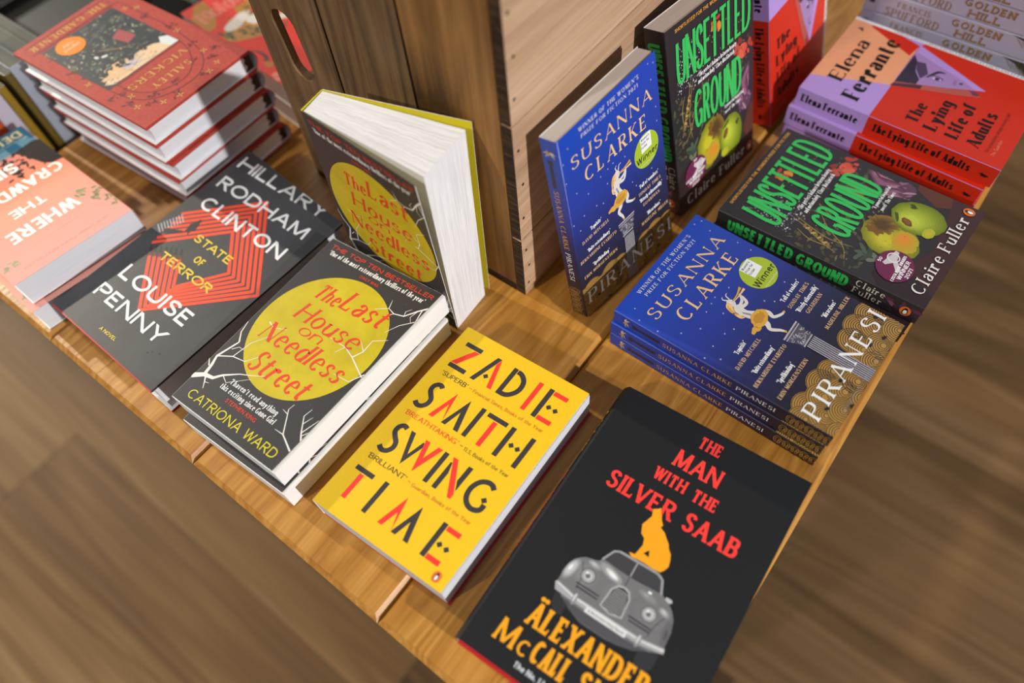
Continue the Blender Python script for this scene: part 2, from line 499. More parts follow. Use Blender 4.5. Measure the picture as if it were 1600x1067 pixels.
# ------------------------------------------------------------------ lettering: pen strokes over letter skeletons
# each letter: advance width, strokes. L = straight, C = curve through points, A = arc cx cy rx ry a0 a1, D = dot cx cy
# flags after '|': s e b serif at start / end / both, k beak at the end, t thin stroke, T thick stroke
GL = {
'A': (.76, 'L 0 0 .38 1|st;L .38 1 .76 0|eT;L .14 .33 .62 .33|'),
'B': (.58, 'L 0 0 0 1|b;C 0 1 .28 1 .46 .94 .51 .77 .45 .6 .28 .53 0 .53|;C 0 .53 .3 .53 .5 .46 .57 .28 .5 .07 .3 0 0 0|'),
'C': (.76, 'A .41 .5 .41 .5 48 312|'),
'D': (.70, 'L 0 0 0 1|b;C 0 1 .22 1 .42 .96 .6 .83 .69 .5 .6 .17 .42 .04 .22 0 0 0|'),
'E': (.52, 'L 0 0 0 1|b;L 0 1 .5 1|k;L 0 .52 .42 .52|;L 0 0 .52 0|k'),
'F': (.50, 'L 0 0 0 1|b;L 0 1 .5 1|k;L 0 .5 .42 .5|'),
'G': (.80, 'A .41 .5 .41 .5 48 318|;L .74 .04 .74 .42|;L .46 .42 .78 .42|'),
'H': (.70, 'L 0 0 0 1|b;L .7 0 .7 1|b;L 0 .52 .7 .52|'),
'I': (.0, 'L 0 0 0 1|b'),
'J': (.34, 'C .32 1 .32 .6 .32 .22 .22 .02 .02 .03|'),
'K': (.64, 'L 0 0 0 1|b;L .6 1 0 .4|st;L .2 .58 .64 0|eT'),
'L': (.50, 'L 0 0 0 1|b;L 0 0 .5 0|k'),
'M': (.86, 'L 0 0 .04 1|st;L .04 1 .43 .05|T;L .43 .05 .82 1|t;L .82 1 .86 0|eT'),
'N': (.74, 'L 0 0 0 1|st;L 0 1 .74 0|T;L .74 0 .74 1|et'),
'O': (.82, 'A .41 .5 .41 .5 0 360|'),
'P': (.54, 'L 0 0 0 1|b;C 0 1 .28 1 .48 .93 .54 .74 .48 .55 .28 .47 0 .47|'),
'Q': (.82, 'A .41 .5 .41 .5 0 360|;L .45 .25 .8 -.1|'),
'R': (.60, 'L 0 0 0 1|b;C 0 1 .28 1 .48 .94 .54 .76 .48 .58 .28 .5 0 .5|;L .26 .5 .6 0|eT'),
'S': (.52, 'C .49 .8 .42 .95 .26 1 .08 .94 .02 .77 .1 .61 .27 .52 .45 .42 .52 .25 .44 .06 .26 0 .08 .05 0 .2|'),
'T': (.62, 'L .31 0 .31 1|s;L -.03 1 .65 1|k'),
'U': (.66, 'C 0 1 0 .7 0 .34 .1 .07 .33 0 .56 .07 .66 .34 .66 .7 .66 1|b'),
'V': (.72, 'L 0 1 .36 0|sT;L .36 0 .72 1|et'),
'W': (1.04, 'L 0 1 .27 0|sT;L .27 0 .52 1|t;L .52 1 .77 0|T;L .77 0 1.04 1|et'),
'X': (.66, 'L 0 1 .66 0|bT;L 0 0 .66 1|bt'),
'Y': (.68, 'L 0 1 .34 .46|sT;L .34 .46 .68 1|et;L .34 0 .34 .48|s'),
'Z': (.60, 'L 0 1 .6 1|;L .58 1 .02 0|T;L 0 0 .6 0|k'),
'a': (.44, 'C .04 .52 .14 .65 .3 .65 .42 .54 .43 .36 .43 .1 .45 0|;C .42 .4 .22 .37 .05 .27 .02 .12 .13 0 .3 .04 .42 .18|'),
'b': (.48, 'L 0 0 0 1.02|s;A .23 .33 .25 .33 0 360|'),
'c': (.44, 'A .25 .33 .25 .33 45 315|'),
'd': (.48, 'A .25 .33 .25 .33 0 360|;L .48 0 .48 1.02|b'),
'e': (.48, 'L .02 .37 .46 .37|t;A .25 .33 .24 .33 6 318|'),
'f': (.32, 'C .4 .92 .3 1.02 .18 .95 .13 .8 .13 .5 .13 0|;L -.07 .64 .37 .64|'),
'g': (.50, 'A .24 .36 .23 .3 0 360|;C .47 .64 .47 .3 .47 0 .42 -.22 .25 -.3 .04 -.22|'),
'h': (.48, 'L 0 0 0 1.02|b;C 0 .42 .1 .6 .27 .65 .43 .56 .47 .38 .47 0|e'),
'i': (.0, 'L 0 0 0 .64|b;D 0 .88'),
'j': (.06, 'C .06 .64 .06 0 0 -.22 -.12 -.28|;D .06 .88'),
'k': (.46, 'L 0 0 0 1.02|b;L .42 .64 0 .24|t;L .14 .38 .46 0|T'),
'l': (.0, 'L 0 0 0 1.02|b'),
'm': (.82, 'L 0 0 0 .64|b;C 0 .42 .1 .6 .23 .65 .36 .56 .4 .38 .4 0|e;C .4 .42 .5 .6 .64 .65 .78 .56 .82 .38 .82 0|e'),
'n': (.47, 'L 0 0 0 .64|b;C 0 .42 .1 .6 .27 .65 .43 .56 .47 .38 .47 0|e'),
'o': (.50, 'A .25 .33 .25 .33 0 360|'),
'p': (.48, 'L 0 -.3 0 .64|s;A .24 .33 .25 .33 0 360|'),
'q': (.48, 'A .24 .33 .25 .33 0 360|;L .48 -.3 .48 .64|s'),
'r': (.30, 'L 0 0 0 .64|b;C 0 .36 .05 .52 .13 .63 .22 .65|;D .26 .58'),
's': (.38, 'C .35 .52 .28 .63 .18 .66 .05 .61 .02 .5 .1 .4 .24 .32 .35 .25 .37 .14 .3 .03 .18 0 .06 .03 0 .13|'),
't': (.34, 'C .13 .9 .13 .5 .13 .16 .2 .01 .34 .06|;L -.07 .64 .37 .64|'),
'u': (.46, 'C 0 .64 0 .4 0 .2 .08 .03 .2 0 .36 .07 .46 .24|s;L .46 0 .46 .64|'),
'v': (.48, 'L 0 .64 .24 0|sT;L .24 0 .48 .64|et'),
'w': (.72, 'L 0 .64 .19 0|sT;L .19 0 .36 .64|t;L .36 .64 .53 0|T;L .53 0 .72 .64|et'),
'x': (.46, 'L 0 .64 .46 0|T;L 0 0 .46 .64|t'),
'y': (.48, 'L 0 .64 .25 0|sT;C .48 .64 .36 .32 .25 0 .16 -.22 0 -.28|'),
'z': (.42, 'L 0 .64 .42 .64|;L .4 .64 .02 0|;L 0 0 .42 0|'),
'0': (.54, 'A .27 .5 .27 .5 0 360|'), '1': (.2, 'L .18 0 .18 1|s;L 0 .8 .18 1|'),
'2': (.5, 'C .02 .76 .1 .95 .27 1 .46 .92 .48 .72 .36 .44 .02 0|;L 0 0 .52 0|'),
'5': (.5, 'L .08 1 .46 1|;L .08 1 .04 .54|;C .04 .54 .24 .66 .46 .54 .5 .3 .4 .05 .2 0 .02 .1|'),
"'": (.04, 'C .05 1.02 .05 .9 -.02 .76|'), '`': (.04, 'C .05 .76 .02 .88 .1 1.02|'), '.': (.0, 'D 0 .06'), ',': (.02, 'C .03 .1 .03 0 -.04 -.16|'), '-': (.3, 'L 0 .38 .3 .38|'),
'*': (.3, 'D 0 .45;D .26 .45'), '&': (.7, 'C .7 .4 .5 .05 .22 0 0 .2 .12 .45 .4 .68 .36 .95 .22 1 .12 .85 .2 .62 .68 0|'),
'^': (.3, 'D 0 1.2;D .3 1.2'),
}
# style: thick, thin, pen angle, serif length, serif thickness, shear, tracking, smear of dot
ST = {
 'sans':   (.155, .145, 0, 0, 0, 0, .16),
 'light':  (.125, .115, 0, 0, 0, 0, .15),
 'bold':   (.21, .185, 0, 0, 0, 0, .10),
 'cond':   (.094, .08, 0, 0, 0, 0, .018),
 'sansb':  (.19, .175, 0, 0, 0, 0, .15),
 'roman':  (.15, .055, 12, .075, .05, 0, .20),
 'romanw': (.16, .06, 12, .08, .05, 0, .30),
 'text':   (.16, .07, 12, .06, .06, 0, .13),
 'ital':   (.155, .06, 14, .03, .05, .2, .12),
 'swash':  (.16, .05, 22, .035, .035, .2, .10),
 'didone': (.275, .05, 0, .07, .035, 0, .10),
 'didspine': (.23, .085, 0, .06, .05, 0, .10),
 'spur':   (.18, .145, 0, .03, .11, 0, .10),
 'slab':   (.13, .2, 0, .10, .16, 0, .26),
 'hand':   (.12, .06, 30, 0, 0, .18, .10),
}
KERN = {'AT': -.14, 'TA': -.14, 'LT': -.14, 'AV': -.14, 'VA': -.14, 'LV': -.16, 'LY': -.14, 'ET': -.10, 'PA': -.1, 'AW': -.1, 'WA': -.1, 'AY': -.14, 'RT': -.06, 'FT': -.08, 'KT': -.06, 'AN': -.05, 'RA': -.05, 'TT': -.02, 'Fe': -.12, 'Ad': -.04, 'Ty': -.1, 'Ti': -.04, 'LL': -.04, 'CA': -.03}
_cache = {}
def glyph(ch, style, xs):
    """quads for one letter, cap height 1, x scaled by xs"""
    key = (ch, style, round(xs, 3))
    if key in _cache: return _cache[key]
    W, t, pa, sf, stt, shear, _ = ST[style]
    pr = math.radians(pa)
    out = []
    for s in GL[ch][1].split(';'):
        body, _, fl = s.partition('|')
        tk = body.split()
        nums = [float(x) for x in tk[1:]]
        if tk[0] == 'D':
            r = max(W, t) * 0.62
            q = [(nums[0] * xs + r * math.cos(a * math.pi / 6), nums[1] + r * math.sin(a * math.pi / 6)) for a in range(12)]
            out.append(q); continue
        straight = tk[0] == 'L'
        if tk[0] == 'A':
            cx, cy, rx, ry, a0, a1 = nums
            n = max(8, int(abs(a1 - a0) / 13))
            P = [(cx + rx * math.cos(math.radians(a0 + (a1 - a0) * i / n)), cy + ry * math.sin(math.radians(a0 + (a1 - a0) * i / n))) for i in range(n + 1)]
        else:
            P = list(zip(nums[0::2], nums[1::2]))
            if tk[0] == 'C': P = spline(P, 4)
        P = [(x * xs, y) for x, y in P]
        closed = tk[0] == 'A' and abs(nums[5] - nums[4]) >= 360
        n = len(P)
        vert = straight and abs(P[-1][1] - P[0][1]) > 0.5 * abs(P[-1][0] - P[0][0])
        if not vert:          # keep curves and bars inside the cap height
            P = [(x, (t / 2 + y * (1 - t)) if y >= -.02 else y) for x, y in P]
        Lf, Rt, Wd = [], [], []
        for i in range(n):
            if closed:
                a, b = P[(i - 1) % (n - 1)], P[(i + 1) % (n - 1)]
            else:
                a, b = P[max(0, i - 1)], P[min(n - 1, i + 1)]
            dx, dy = b[0] - a[0], b[1] - a[1]
            d = math.hypot(dx, dy) or 1
            th = math.atan2(dy, dx)
            if 't' in fl: w = t if sf or W / t > 1.6 else W
            elif 'T' in fl: w = W
            else: w = math.sqrt((W * math.sin(th + pr)) ** 2 + (t * math.cos(th + pr)) ** 2)
            nx, ny = -dy / d * w / 2, dx / d * w / 2
            l, r = [P[i][0] + nx, P[i][1] + ny], [P[i][0] - nx, P[i][1] - ny]
            if vert and i in (0, n - 1):
                for q in (l, r):
                    k = (P[i][1] - q[1]) / (dy / d)
                    q[0] += dx / d * k; q[1] = P[i][1]
            Lf.append(tuple(l)); Rt.append(tuple(r)); Wd.append(w)
        for i in range(n - 1):
            out.append([Lf[i], Lf[i + 1], Rt[i + 1], Rt[i]])
        if sf:
            ends = []
            if 'b' in fl or 's' in fl: ends.append(0)
            if 'b' in fl or 'e' in fl: ends.append(n - 1)
            for e in ends:
                x, y = P[e]
                hw = Wd[e] / 2 + sf
                o = P[1] if e == 0 else P[n - 2]
                sg = 1 if o[1] > y else -1
                out.append([(x - hw, y), (x + hw, y), (x + hw, y + sg * stt), (x - hw, y + sg * stt)])
                q = Wd[e] / 2
                out.append([(x - hw * .8, y + sg * stt), (x - q * .9, y + sg * stt), (x - q * .9, y + sg * (stt + sf * .9))])
                out.append([(x + hw * .8, y + sg * stt), (x + q * .9, y + sg * stt), (x + q * .9, y + sg * (stt + sf * .9))])
            if 'k' in fl:
                x, y = P[-1]
                up = -1 if y > .5 else 1
                out.append([(x - .1, y), (x, y - up * t / 2), (x + .01, y + up * .2), (x - .035, y + up * .2)])
                if ch == 'T':
                    x = P[0][0]
                    out.append([(x + .1, y), (x, y - up * t / 2), (x - .01, y + up * .2), (x + .035, y + up * .2)])
    if shear:
        out = [[(x + y * shear, y) for x, y in q] for q in out]
    _cache[key] = out
    return out

def letters(s, width, cap, style):
    W, t, pa, sf, stt, shear, tr = ST[style]
    def adv(xs):
        x, pos = 0.0, []
        pv = ''
        for ch in s:
            x += KERN.get(pv + ch, 0) * xs; pv = ch
            if ch == ' ':
                x += .34 * xs + tr * .6; pos.append(None); continue
            if ch == '\u00c4':
                ch = 'A'
            g = GL[ch][0] * xs
            x += W / 2 + sf * .4
            pos.append(x)
            x += g + W / 2 + sf * .4 + tr * (xs if xs < 1 else 1)
        return x - tr * (xs if xs < 1 else 1), pos
    lo, hi = 0.15, 4.0
    for _ in range(40):
        m = (lo + hi) / 2
        if adv(m)[0] * cap > width: hi = m
        else: lo = m
    xs = lo
    _, pos = adv(xs)
    res = []
    for ch, p in zip(s, pos):
        if p is None: continue
        gl = glyph('A' if ch == '\u00c4' else ch, style, xs)
        for q in gl:
            res.append([((x + p) * cap, y * cap) for x, y in q])
        if ch == '\u00c4':
            for dx in (.2, .56):
                res.append([((p + dx * xs + .1 * math.cos(a * math.pi / 6)) * cap, (1.17 + .1 * math.sin(a * math.pi / 6)) * cap) for a in range(12)])
    return res

# ------------------------------------------------------------------ books
PW = pages('paper_white', '#f8f8fa', 0.16)
PF = pages('paper_fanned', '#f8f8fb', 0.42, 0.9)
PC = pages('paper_cream', '#e3dcd6', 0.25)
PB = pages('paper_bluish', '#e4e6ee', 0.2)
A3 = lambda *p: np.array(p, float)
BLACK, WHITE = ink('#1c1c1e'), ink('#f2f2f2')

def add_art(mb, art, F, layer_mm=0.03, first=0.05):
    if art is None: return
    for n_, (pts, tris, mat, layer) in enumerate(art.items):
        off = first + layer * layer_mm + (n_ % 12) * 0.0024      # overlapping strokes never lie in one plane
        P = [F(u, v, off) for u, v in pts]
        i = len(mb.v)
        mb.v += [tuple(float(x) for x in p) for p in P]
        k = mb.mi(mat)
        p0, p1, p2 = (np.array(P[a]) for a in tris[0][:3])
        for t in tris:
            a, b, c = (np.array(pts[j]) for j in t[:3])
            z = (b[0] - a[0]) * (c[1] - a[1]) - (b[1] - a[1]) * (c[0] - a[0])
            t = t[::-1] if z > 0 else t          # page v runs down: flip so faces look outward
            mb.f.append(tuple(i + j for j in t)); mb.m.append(k)
            mb.uv.append([(pts[j][0] / art.w, pts[j][1] / art.h) for j in t])

def book(label, group, quad, back, w, h, cover, art=None, spine=None, spine_art=None, back_mat=None,
         paper=PW, hard=False, inner=None, board=None, bulge=0.0, fore=1.2, top=0.4, gap=0.0, block=None,
         back_out=0.0, peek=None, cthick=2.6, front_side=None, sticker=None, page_bow=0.0):
    """quad/back: corners (head-spine, head-fore, foot-fore, foot-spine) of the outer front and back cover, mm"""
    q = [A3(*p) for p in quad]; k = [A3(*p) for p in back]
    base = sum(q + k) / 8
    base[2] = min(p[2] for p in q + k)
    t = thing('book', base, label, 'book', group)
    bil = lambda c, u, v: (1 - u) * (1 - v) * c[0] + u * (1 - v) * c[1] + u * v * c[2] + (1 - u) * v * c[3]
    nf = np.cross(q[3] - q[0], q[1] - q[0]); nf /= np.linalg.norm(nf)
    T = float(np.linalg.norm((q[0] + q[3] - k[0] - k[3]) / 2))
    if np.dot(nf, k[0] - q[0]) > 0: nf = -nf
    ct = cthick if hard else 0.45
    r = 0.0 if hard else min(1.2, T * .2)
    def dep(u, v, d):                 # point at depth d from the front towards the back
        a, b = bil(q, u, v), bil(k, u, v)
        L = np.linalg.norm(b - a)
        return a + (b - a) * (d / L)
    TT = lambda u, v: float(np.linalg.norm(bil(q, u, v) - bil(k, u, v)))
    F = lambda u, v, off=0.0: bil(q, u / w, v / h) + nf * off
    spine = spine or cover
    inner = inner or WHITE
    board = board or cover
    # front cover
    m = MB()
    c = [F(r, 0), F(w, 0), F(w, h), F(r, h)]
    ci = [p - nf * ct for p in c]
    uvq = [(r / w, 0), (1, 0), (1, 1), (r / w, 1)]
    G = 14
    gu = [r + (w - r) * i / G for i in range(G + 1)]
    gv = [h * i / G for i in range(G + 1)]
    for i in range(G):
        for j in range(G):
            cc = [(gu[i], gv[j]), (gu[i], gv[j + 1]), (gu[i + 1], gv[j + 1]), (gu[i + 1], gv[j])]
            m.face([F(*p) for p in cc], cover, [(p[0] / w, p[1] / h) for p in cc])
    for i in range(G):
        for j in range(G):
            m.face([F(*p) - nf * ct for p in ((gu[i], gv[j]), (gu[i + 1], gv[j]), (gu[i + 1], gv[j + 1]), (gu[i], gv[j + 1]))], inner)
    sm = {0: board, 2: board, 1: front_side or (cover if hard else WHITE), 3: cover}
    for i in range(4):
        j = (i + 1) % 4
        m.face([c[i], c[j], ci[j], ci[i]], sm[i], [uvq[i], uvq[j], uvq[j], uvq[i]])
    add_art(m, art, F)
    m.build('front_cover', t)
    if peek:                 # cloth board showing past the foot of the jacket
        m = MB()
        a0, a1 = peek
        dv = (bil(q, .5, 1) - bil(q, .5, 0)); dv /= np.linalg.norm(dv)
        tp = [F(.5, h), F(w - .3, h), F(w - .3, h) + dv * a1, F(.5, h) + dv * a0]
        m.hexa([p - nf * .5 for p in tp][::-1], [p - nf * ct for p in tp][::-1], board)
        m.build('board', t, weld='fix')
    # back cover
    m = MB()
    nb = np.cross(k[1] - k[0], k[3] - k[0]); nb /= np.linalg.norm(nb)
    if np.dot(nb, q[0] - k[0]) > 0: nb = -nb
    B = lambda u, v, off=0.0: bil(k, u / w, v / h) + nb * off
    bm_ = back_mat or cover
    c = [B(r, 0), B(w + back_out, 0), B(w + back_out, h), B(r, h)]
    ci = [p - nb * ct for p in c]
    m.face(c, bm_, [(0, 0), (1, 0), (1, 1), (0, 1)])
    m.face(ci[::-1], inner if not back_out else bm_)
    for i in range(4):
        j = (i + 1) % 4
        m.face([c[j], c[i], ci[i], ci[j]], board if hard else (bm_ if back_out else WHITE) if i != 3 else bm_)
    m.build('back_cover', t)
    # spine
    m = MB()
    out = -(bil(q, 1, .5) - bil(q, 0, .5)); out /= np.linalg.norm(out)
    prof = []
    if hard:
        n = 10
        for i in range(n + 1):
            d = T * i / n
            prof.append((-bulge * math.sin(math.pi * i / n), d))
    else:
        for i in range(4):
            a = math.pi / 2 * i / 3
            prof.append((r - r * math.sin(a), r - r * math.cos(a)))
        for i in range(4):
            a = math.pi / 2 * i / 3
            prof.append((r - r * math.cos(a), T - r + r * math.sin(a)))
    def S0(pu, d, v):
        f_, b_ = bil(q, 0, v), bil(k, 0, v)
        ax = (b_ - f_) / np.linalg.norm(b_ - f_)
        return f_ + ax * (d / T * np.linalg.norm(b_ - f_)) - out * pu
    e = 0.5 if not hard else 1.2
    for i in range(len(prof) - 1):
        (u0, d0), (u1, d1) = prof[i], prof[i + 1]
        a, b = S0(u0, d0, 0), S0(u1, d1, 0)
        c_, d_ = S0(u1, d1, 1), S0(u0, d0, 1)
        m.face([a, b, c_, d_], spine, [(0, d0 / T), (0, d1 / T), (1, d1 / T), (1, d0 / T)])
        ai, bi, ci_, di = S0(u0 + e, d0, 0), S0(u1 + e, d1, 0), S0(u1 + e, d1, 1), S0(u0 + e, d0, 1)
        m.face([di, ci_, bi, ai], inner)
        m.face([b, a, ai, bi], board); m.face([d_, c_, ci_, di], board)
    def SF(a, b, off):
        bu = bulge * math.sin(math.pi * min(1, max(0, b / T))) if hard else 0
        return S0(-bu, b, a / h) + out * (off + .03)
    if spine_art is not None:
        add_art(m, spine_art, SF)
    m.build('spine', t, smooth=False)
    # page block
    m = MB()
    if block is None:
        u0 = 1.0 if not hard else 1.5
        ins = 3.0 if hard else top
        f_ = 3.5 if hard else fore
        us, ue, v0, v1 = u0 / w, (w - f_) / w, ins / h, (h - ins) / h
        ca, cb = ct + .05, ct + .05
        a = [dep(us, v0, ca), dep(ue, v0, ca + gap), dep(ue, v1, ca + gap), dep(us, v1, ca)]
        b = [dep(us, v0, TT(0, v0) - cb), dep(ue, v0, TT(1, v0) - cb), dep(ue, v1, TT(1, v1) - cb), dep(us, v1, TT(0, v1) - cb)]
    else:
        a, b = [A3(*p) for p in block[:4]], [A3(*p) for p in block[4:]]
    if page_bow:            # hollow fore-edge of a rounded hardback
        n = 8
        for i in range(n):
            def row(i):
                s = i / n
                o = [a[j] + (b[j] - a[j]) * s for j in range(4)]
                dv = (o[1] - o[0]) / np.linalg.norm(o[1] - o[0])
                bo = page_bow * math.sin(math.pi * s)
                return [o[0] - dv * bo, o[1] - dv * bo, o[2] - dv * bo, o[3] - dv * bo], s * float(np.linalg.norm(a[1] - b[1]))
            (o0, d0), (o1, d1) = row(i), row(i + 1)
            for x, y in ((0, 1), (1, 2), (2, 3), (3, 0)):
                Ln = float(np.linalg.norm(o0[x] - o0[y]))
                m.face([o0[y], o0[x], o1[x], o1[y]], paper, [(Ln, d0), (0, d0), (0, d1), (Ln, d1)])
        m.face(a[::-1], paper); m.face(b, paper)
    else:
        K = 8
        for c4, flip in ((a, False), (b, True)):
            for i in range(K):
                for j in range(K):
                    cc = [bil(c4, x / K, y / K) for x, y in ((i, j), (i, j + 1), (i + 1, j + 1), (i + 1, j))]
                    m.face(cc[::-1] if flip else cc, paper)
        for x, y in ((0, 1), (1, 2), (2, 3), (3, 0)):
            for i in range(K):
                s0, s1 = i / K, (i + 1) / K
                p0, p1, r0, r1 = a[x] + (a[y] - a[x]) * s0, a[x] + (a[y] - a[x]) * s1, b[x] + (b[y] - b[x]) * s0, b[x] + (b[y] - b[x]) * s1
                L_ = float(np.linalg.norm(a[y] - a[x])); t0, t1 = float(np.linalg.norm(p0 - r0)), float(np.linalg.norm(p1 - r1))
                tm = max(t0, t1, 1e-6)
                Tm = float(np.linalg.norm(a[x] - b[x]))
                m.face([p1, p0, r0, r1], paper, [(L_ * s1, 0), (L_ * s0, 0), (L_ * s0, Tm), (L_ * s1, Tm)])
    m.build('page_block', t, weld='fix')
    t['_f'] = 0
    return t, F

def flat_book(label, group, quad, th, w, h, cover, art, **kw):
    dr = A3(0, 0, -th)
    return book(label, group, quad, [A3(*p) + dr for p in quad], w, h, cover, art, **kw)

# ------------------------------------------------------------------ floor
FLOOR = wood('floor_laminate', [(0.0, '#281908'), (0.28, '#463017'), (0.52, '#5f4526'), (0.76, '#785c3a'), (1.0, '#8f7450')],
             along='X', scale=0.55, rough=0.6, bump=0.06, ring=7, island=1.5, fine=50, spec=0.3, amp=0.3)
def floor():
    m = bpy.data.meshes.new('floor')
    bm = bmesh.new()
    w = 0.192
    rg = random.Random(3)
    x0, x1 = -3.2, 3.0
    y = -2.4
    row = 0
    while y < 4.5:
        x = x0 - rg.uniform(0, 1.2)
        while x < x1:
            L = 1.285
            g = 0.0006
            vs_ = [bm.verts.new(p) for p in ((x + g, y + g, 0), (x + L - g, y + g, 0), (x + L - g, y + w - g, 0), (x + g, y + w - g, 0))]
            bm.faces.new(vs_)
            x += L
        y += w; row += 1
    # dark sub-floor seen in the hairline joints
    vs_ = [bm.verts.new(p) for p in ((x0 - 1.4, -2.5, -.002), (x1 + 1.4, -2.5, -.002), (x1 + 1.4, 4.6, -.002), (x0 - 1.4, 4.6, -.002))]
    bm.faces.new(vs_)
    bm.to_mesh(m); bm.free()
    # random tone per board through a colour attribute used as an offset of the grain
    at = m.attributes.new('board', 'FLOAT', 'FACE')
    at.data.foreach_set('value', [rg.random() for _ in m.polygons])
    o = bpy.data.objects.new('floor', m)
    COL.objects.link(o)
    m.materials.append(FLOOR)
    N, L = FLOOR.node_tree.nodes, FLOOR.node_tree.links
    an = N.new('ShaderNodeAttribute'); an.attribute_name = 'board'
    cx = [n for n in N if n.type == 'COMBXYZ'][0]
    for i in range(3):
        L.new(an.outputs['Fac'], cx.inputs[i])
    props(o, 'brown wood-look laminate floor boards under the book table', 'floor', kind='structure')
floor()
def back_wall():
    m = bpy.data.meshes.new('wall_back')
    bm = bmesh.new()
    bmesh.ops.create_cube(bm, size=1.0)
    bmesh.ops.scale(bm, verts=bm.verts, vec=(9.0, .12, 3.1))
    bmesh.ops.translate(bm, verts=bm.verts, vec=(-.1, 4.68, 1.55))
    bm.to_mesh(m); bm.free()
    m.materials.append(mottled('wall_paint', '#b9b4aa', '#c4bfb4', 6, .8, 3))
    o = bpy.data.objects.new('wall_back', m)
    COL.objects.link(o)
    props(o, 'plain painted shop wall far behind the table', 'wall', kind='structure')
back_wall()

# ------------------------------------------------------------------ table
TABLE = wood('honey_pine', [(0.0, '#84541c'), (0.3, '#a36e2a'), (0.6, '#b7823a'), (0.85, '#c5944c'), (1.0, '#d0a25e')],
             along='Y', scale=1.0, rough=0.36, bump=0.16, ring=17, island=0.3, fine=300, amp=.8)
TABLE_END = wood('honey_pine_end', [(0.0, '#6d4415'), (0.5, '#8f5f22'), (1.0, '#b07c36')], along='Z', scale=1.6, rough=0.5, bump=0.3, ring=30, fine=200)
def table():
    t = thing('display_table', (-437, 560, -740), 'honey-coloured wooden display table of wide planks with chamfered grooves, carrying the books', 'table')
    xs = [-874.7, -653.9, -435.4, -215.0, 2.0]
    y0, y1, th, ch = -1.5, 1150.0, 32.0, 4.5
    for a, b in zip(xs[:-1], xs[1:]):
        m = MB()
        a += .35; b -= .35
        pr = [(a, -th), (a, -ch), (a + ch, 0), (b - ch, 0), (b, -ch), (b, -th)]
        pi = [(max(a + ch, min(b - ch, x)), min(z, 0)) for x, z in pr]
        # long faces; the ends carry their own chamfer
        for i in range(len(pr)):
            j = (i + 1) % len(pr)
            (xa, za), (xb, zb) = pr[i], pr[j]
            ya = lambda z: y0 + (ch if z == 0 else 0)
            yb = lambda z: y1 - (ch if z == 0 else 0)
            m.face([(xa, ya(za), za), (xb, ya(zb), zb), (xb, yb(zb), zb), (xa, yb(za), za)][::-1], TABLE)
        for y, s in ((y0, 1), (y1, -1)):
            lo = [(a, y, -th), (b, y, -th), (b, y, -ch), (a, y, -ch)]
            sl = [(a, y, -ch), (b, y, -ch), (b - ch, y + s * ch, 0), (a + ch, y + s * ch, 0)]
            m.face(lo if s > 0 else lo[::-1], TABLE_END)
            m.face(sl if s > 0 else sl[::-1], TABLE)
        m.build('tabletop_plank', t, weld='fix')
    m = MB()
    m.box(-840, -30, 40, 62, -122, -32.2, TABLE); m.build('apron', t)
    m = MB(); m.box(-840, -30, 1088, 1110, -122, -32.2, TABLE); m.build('apron', t)
    m = MB(); m.box(-840, -818, 62.2, 1087.8, -122, -32.2, TABLE); m.build('apron', t)
    m = MB(); m.box(-52, -30, 62.2, 1087.8, -122, -32.2, TABLE); m.build('apron', t)
    for x in (-817.8, -122):
        for y in (62.4, 1018):
            m = MB(); m.box(x, x + 69.6, y, y + 69.6, -739.5, -32.2, TABLE); m.build('leg', t)
table()

# ------------------------------------------------------------------ wooden crate standing on its end
CR_V = wood('crate_board_upright', [(0.0, '#35271a'), (0.3, '#57412b'), (0.55, '#70573a'), (0.8, '#846846'), (1.0, '#96784f')],
            along='Z', scale=1.1, rough=0.7, bump=0.5, ring=13, knots=9, island=0.9, spec=0.25, fine=150, amp=.6)
CR_W = wood('crate_board_honey', [(0.0, '#4a3218'), (0.3, '#735028'), (0.55, '#93693a'), (0.8, '#aa7f4a'), (1.0, '#ba9058')],
            along='Z', scale=1.1, rough=0.7, bump=0.5, ring=13, knots=4, island=0.5, spec=0.25, fine=150, amp=.5)
CR_S = wood('crate_slat_pale', [(0.0, '#7d5c44'), (0.25, '#a07c60'), (0.55, '#bd9a7c'), (0.8, '#cfb195'), (1.0, '#dcc2a8')],
            along='Y', scale=1.1, rough=0.75, bump=0.7, ring=10, island=0.6, spec=0.25, fine=170, amp=.35)
CR_E = wood('crate_end_grain', [(0.0, '#1d130a'), (0.5, '#38281a'), (1.0, '#5f4830')], along='X', scale=2.0, rough=0.85, bump=0.7, ring=30, spec=0.2, fine=220)
NAIL = ink('#1a1410', 0.6)
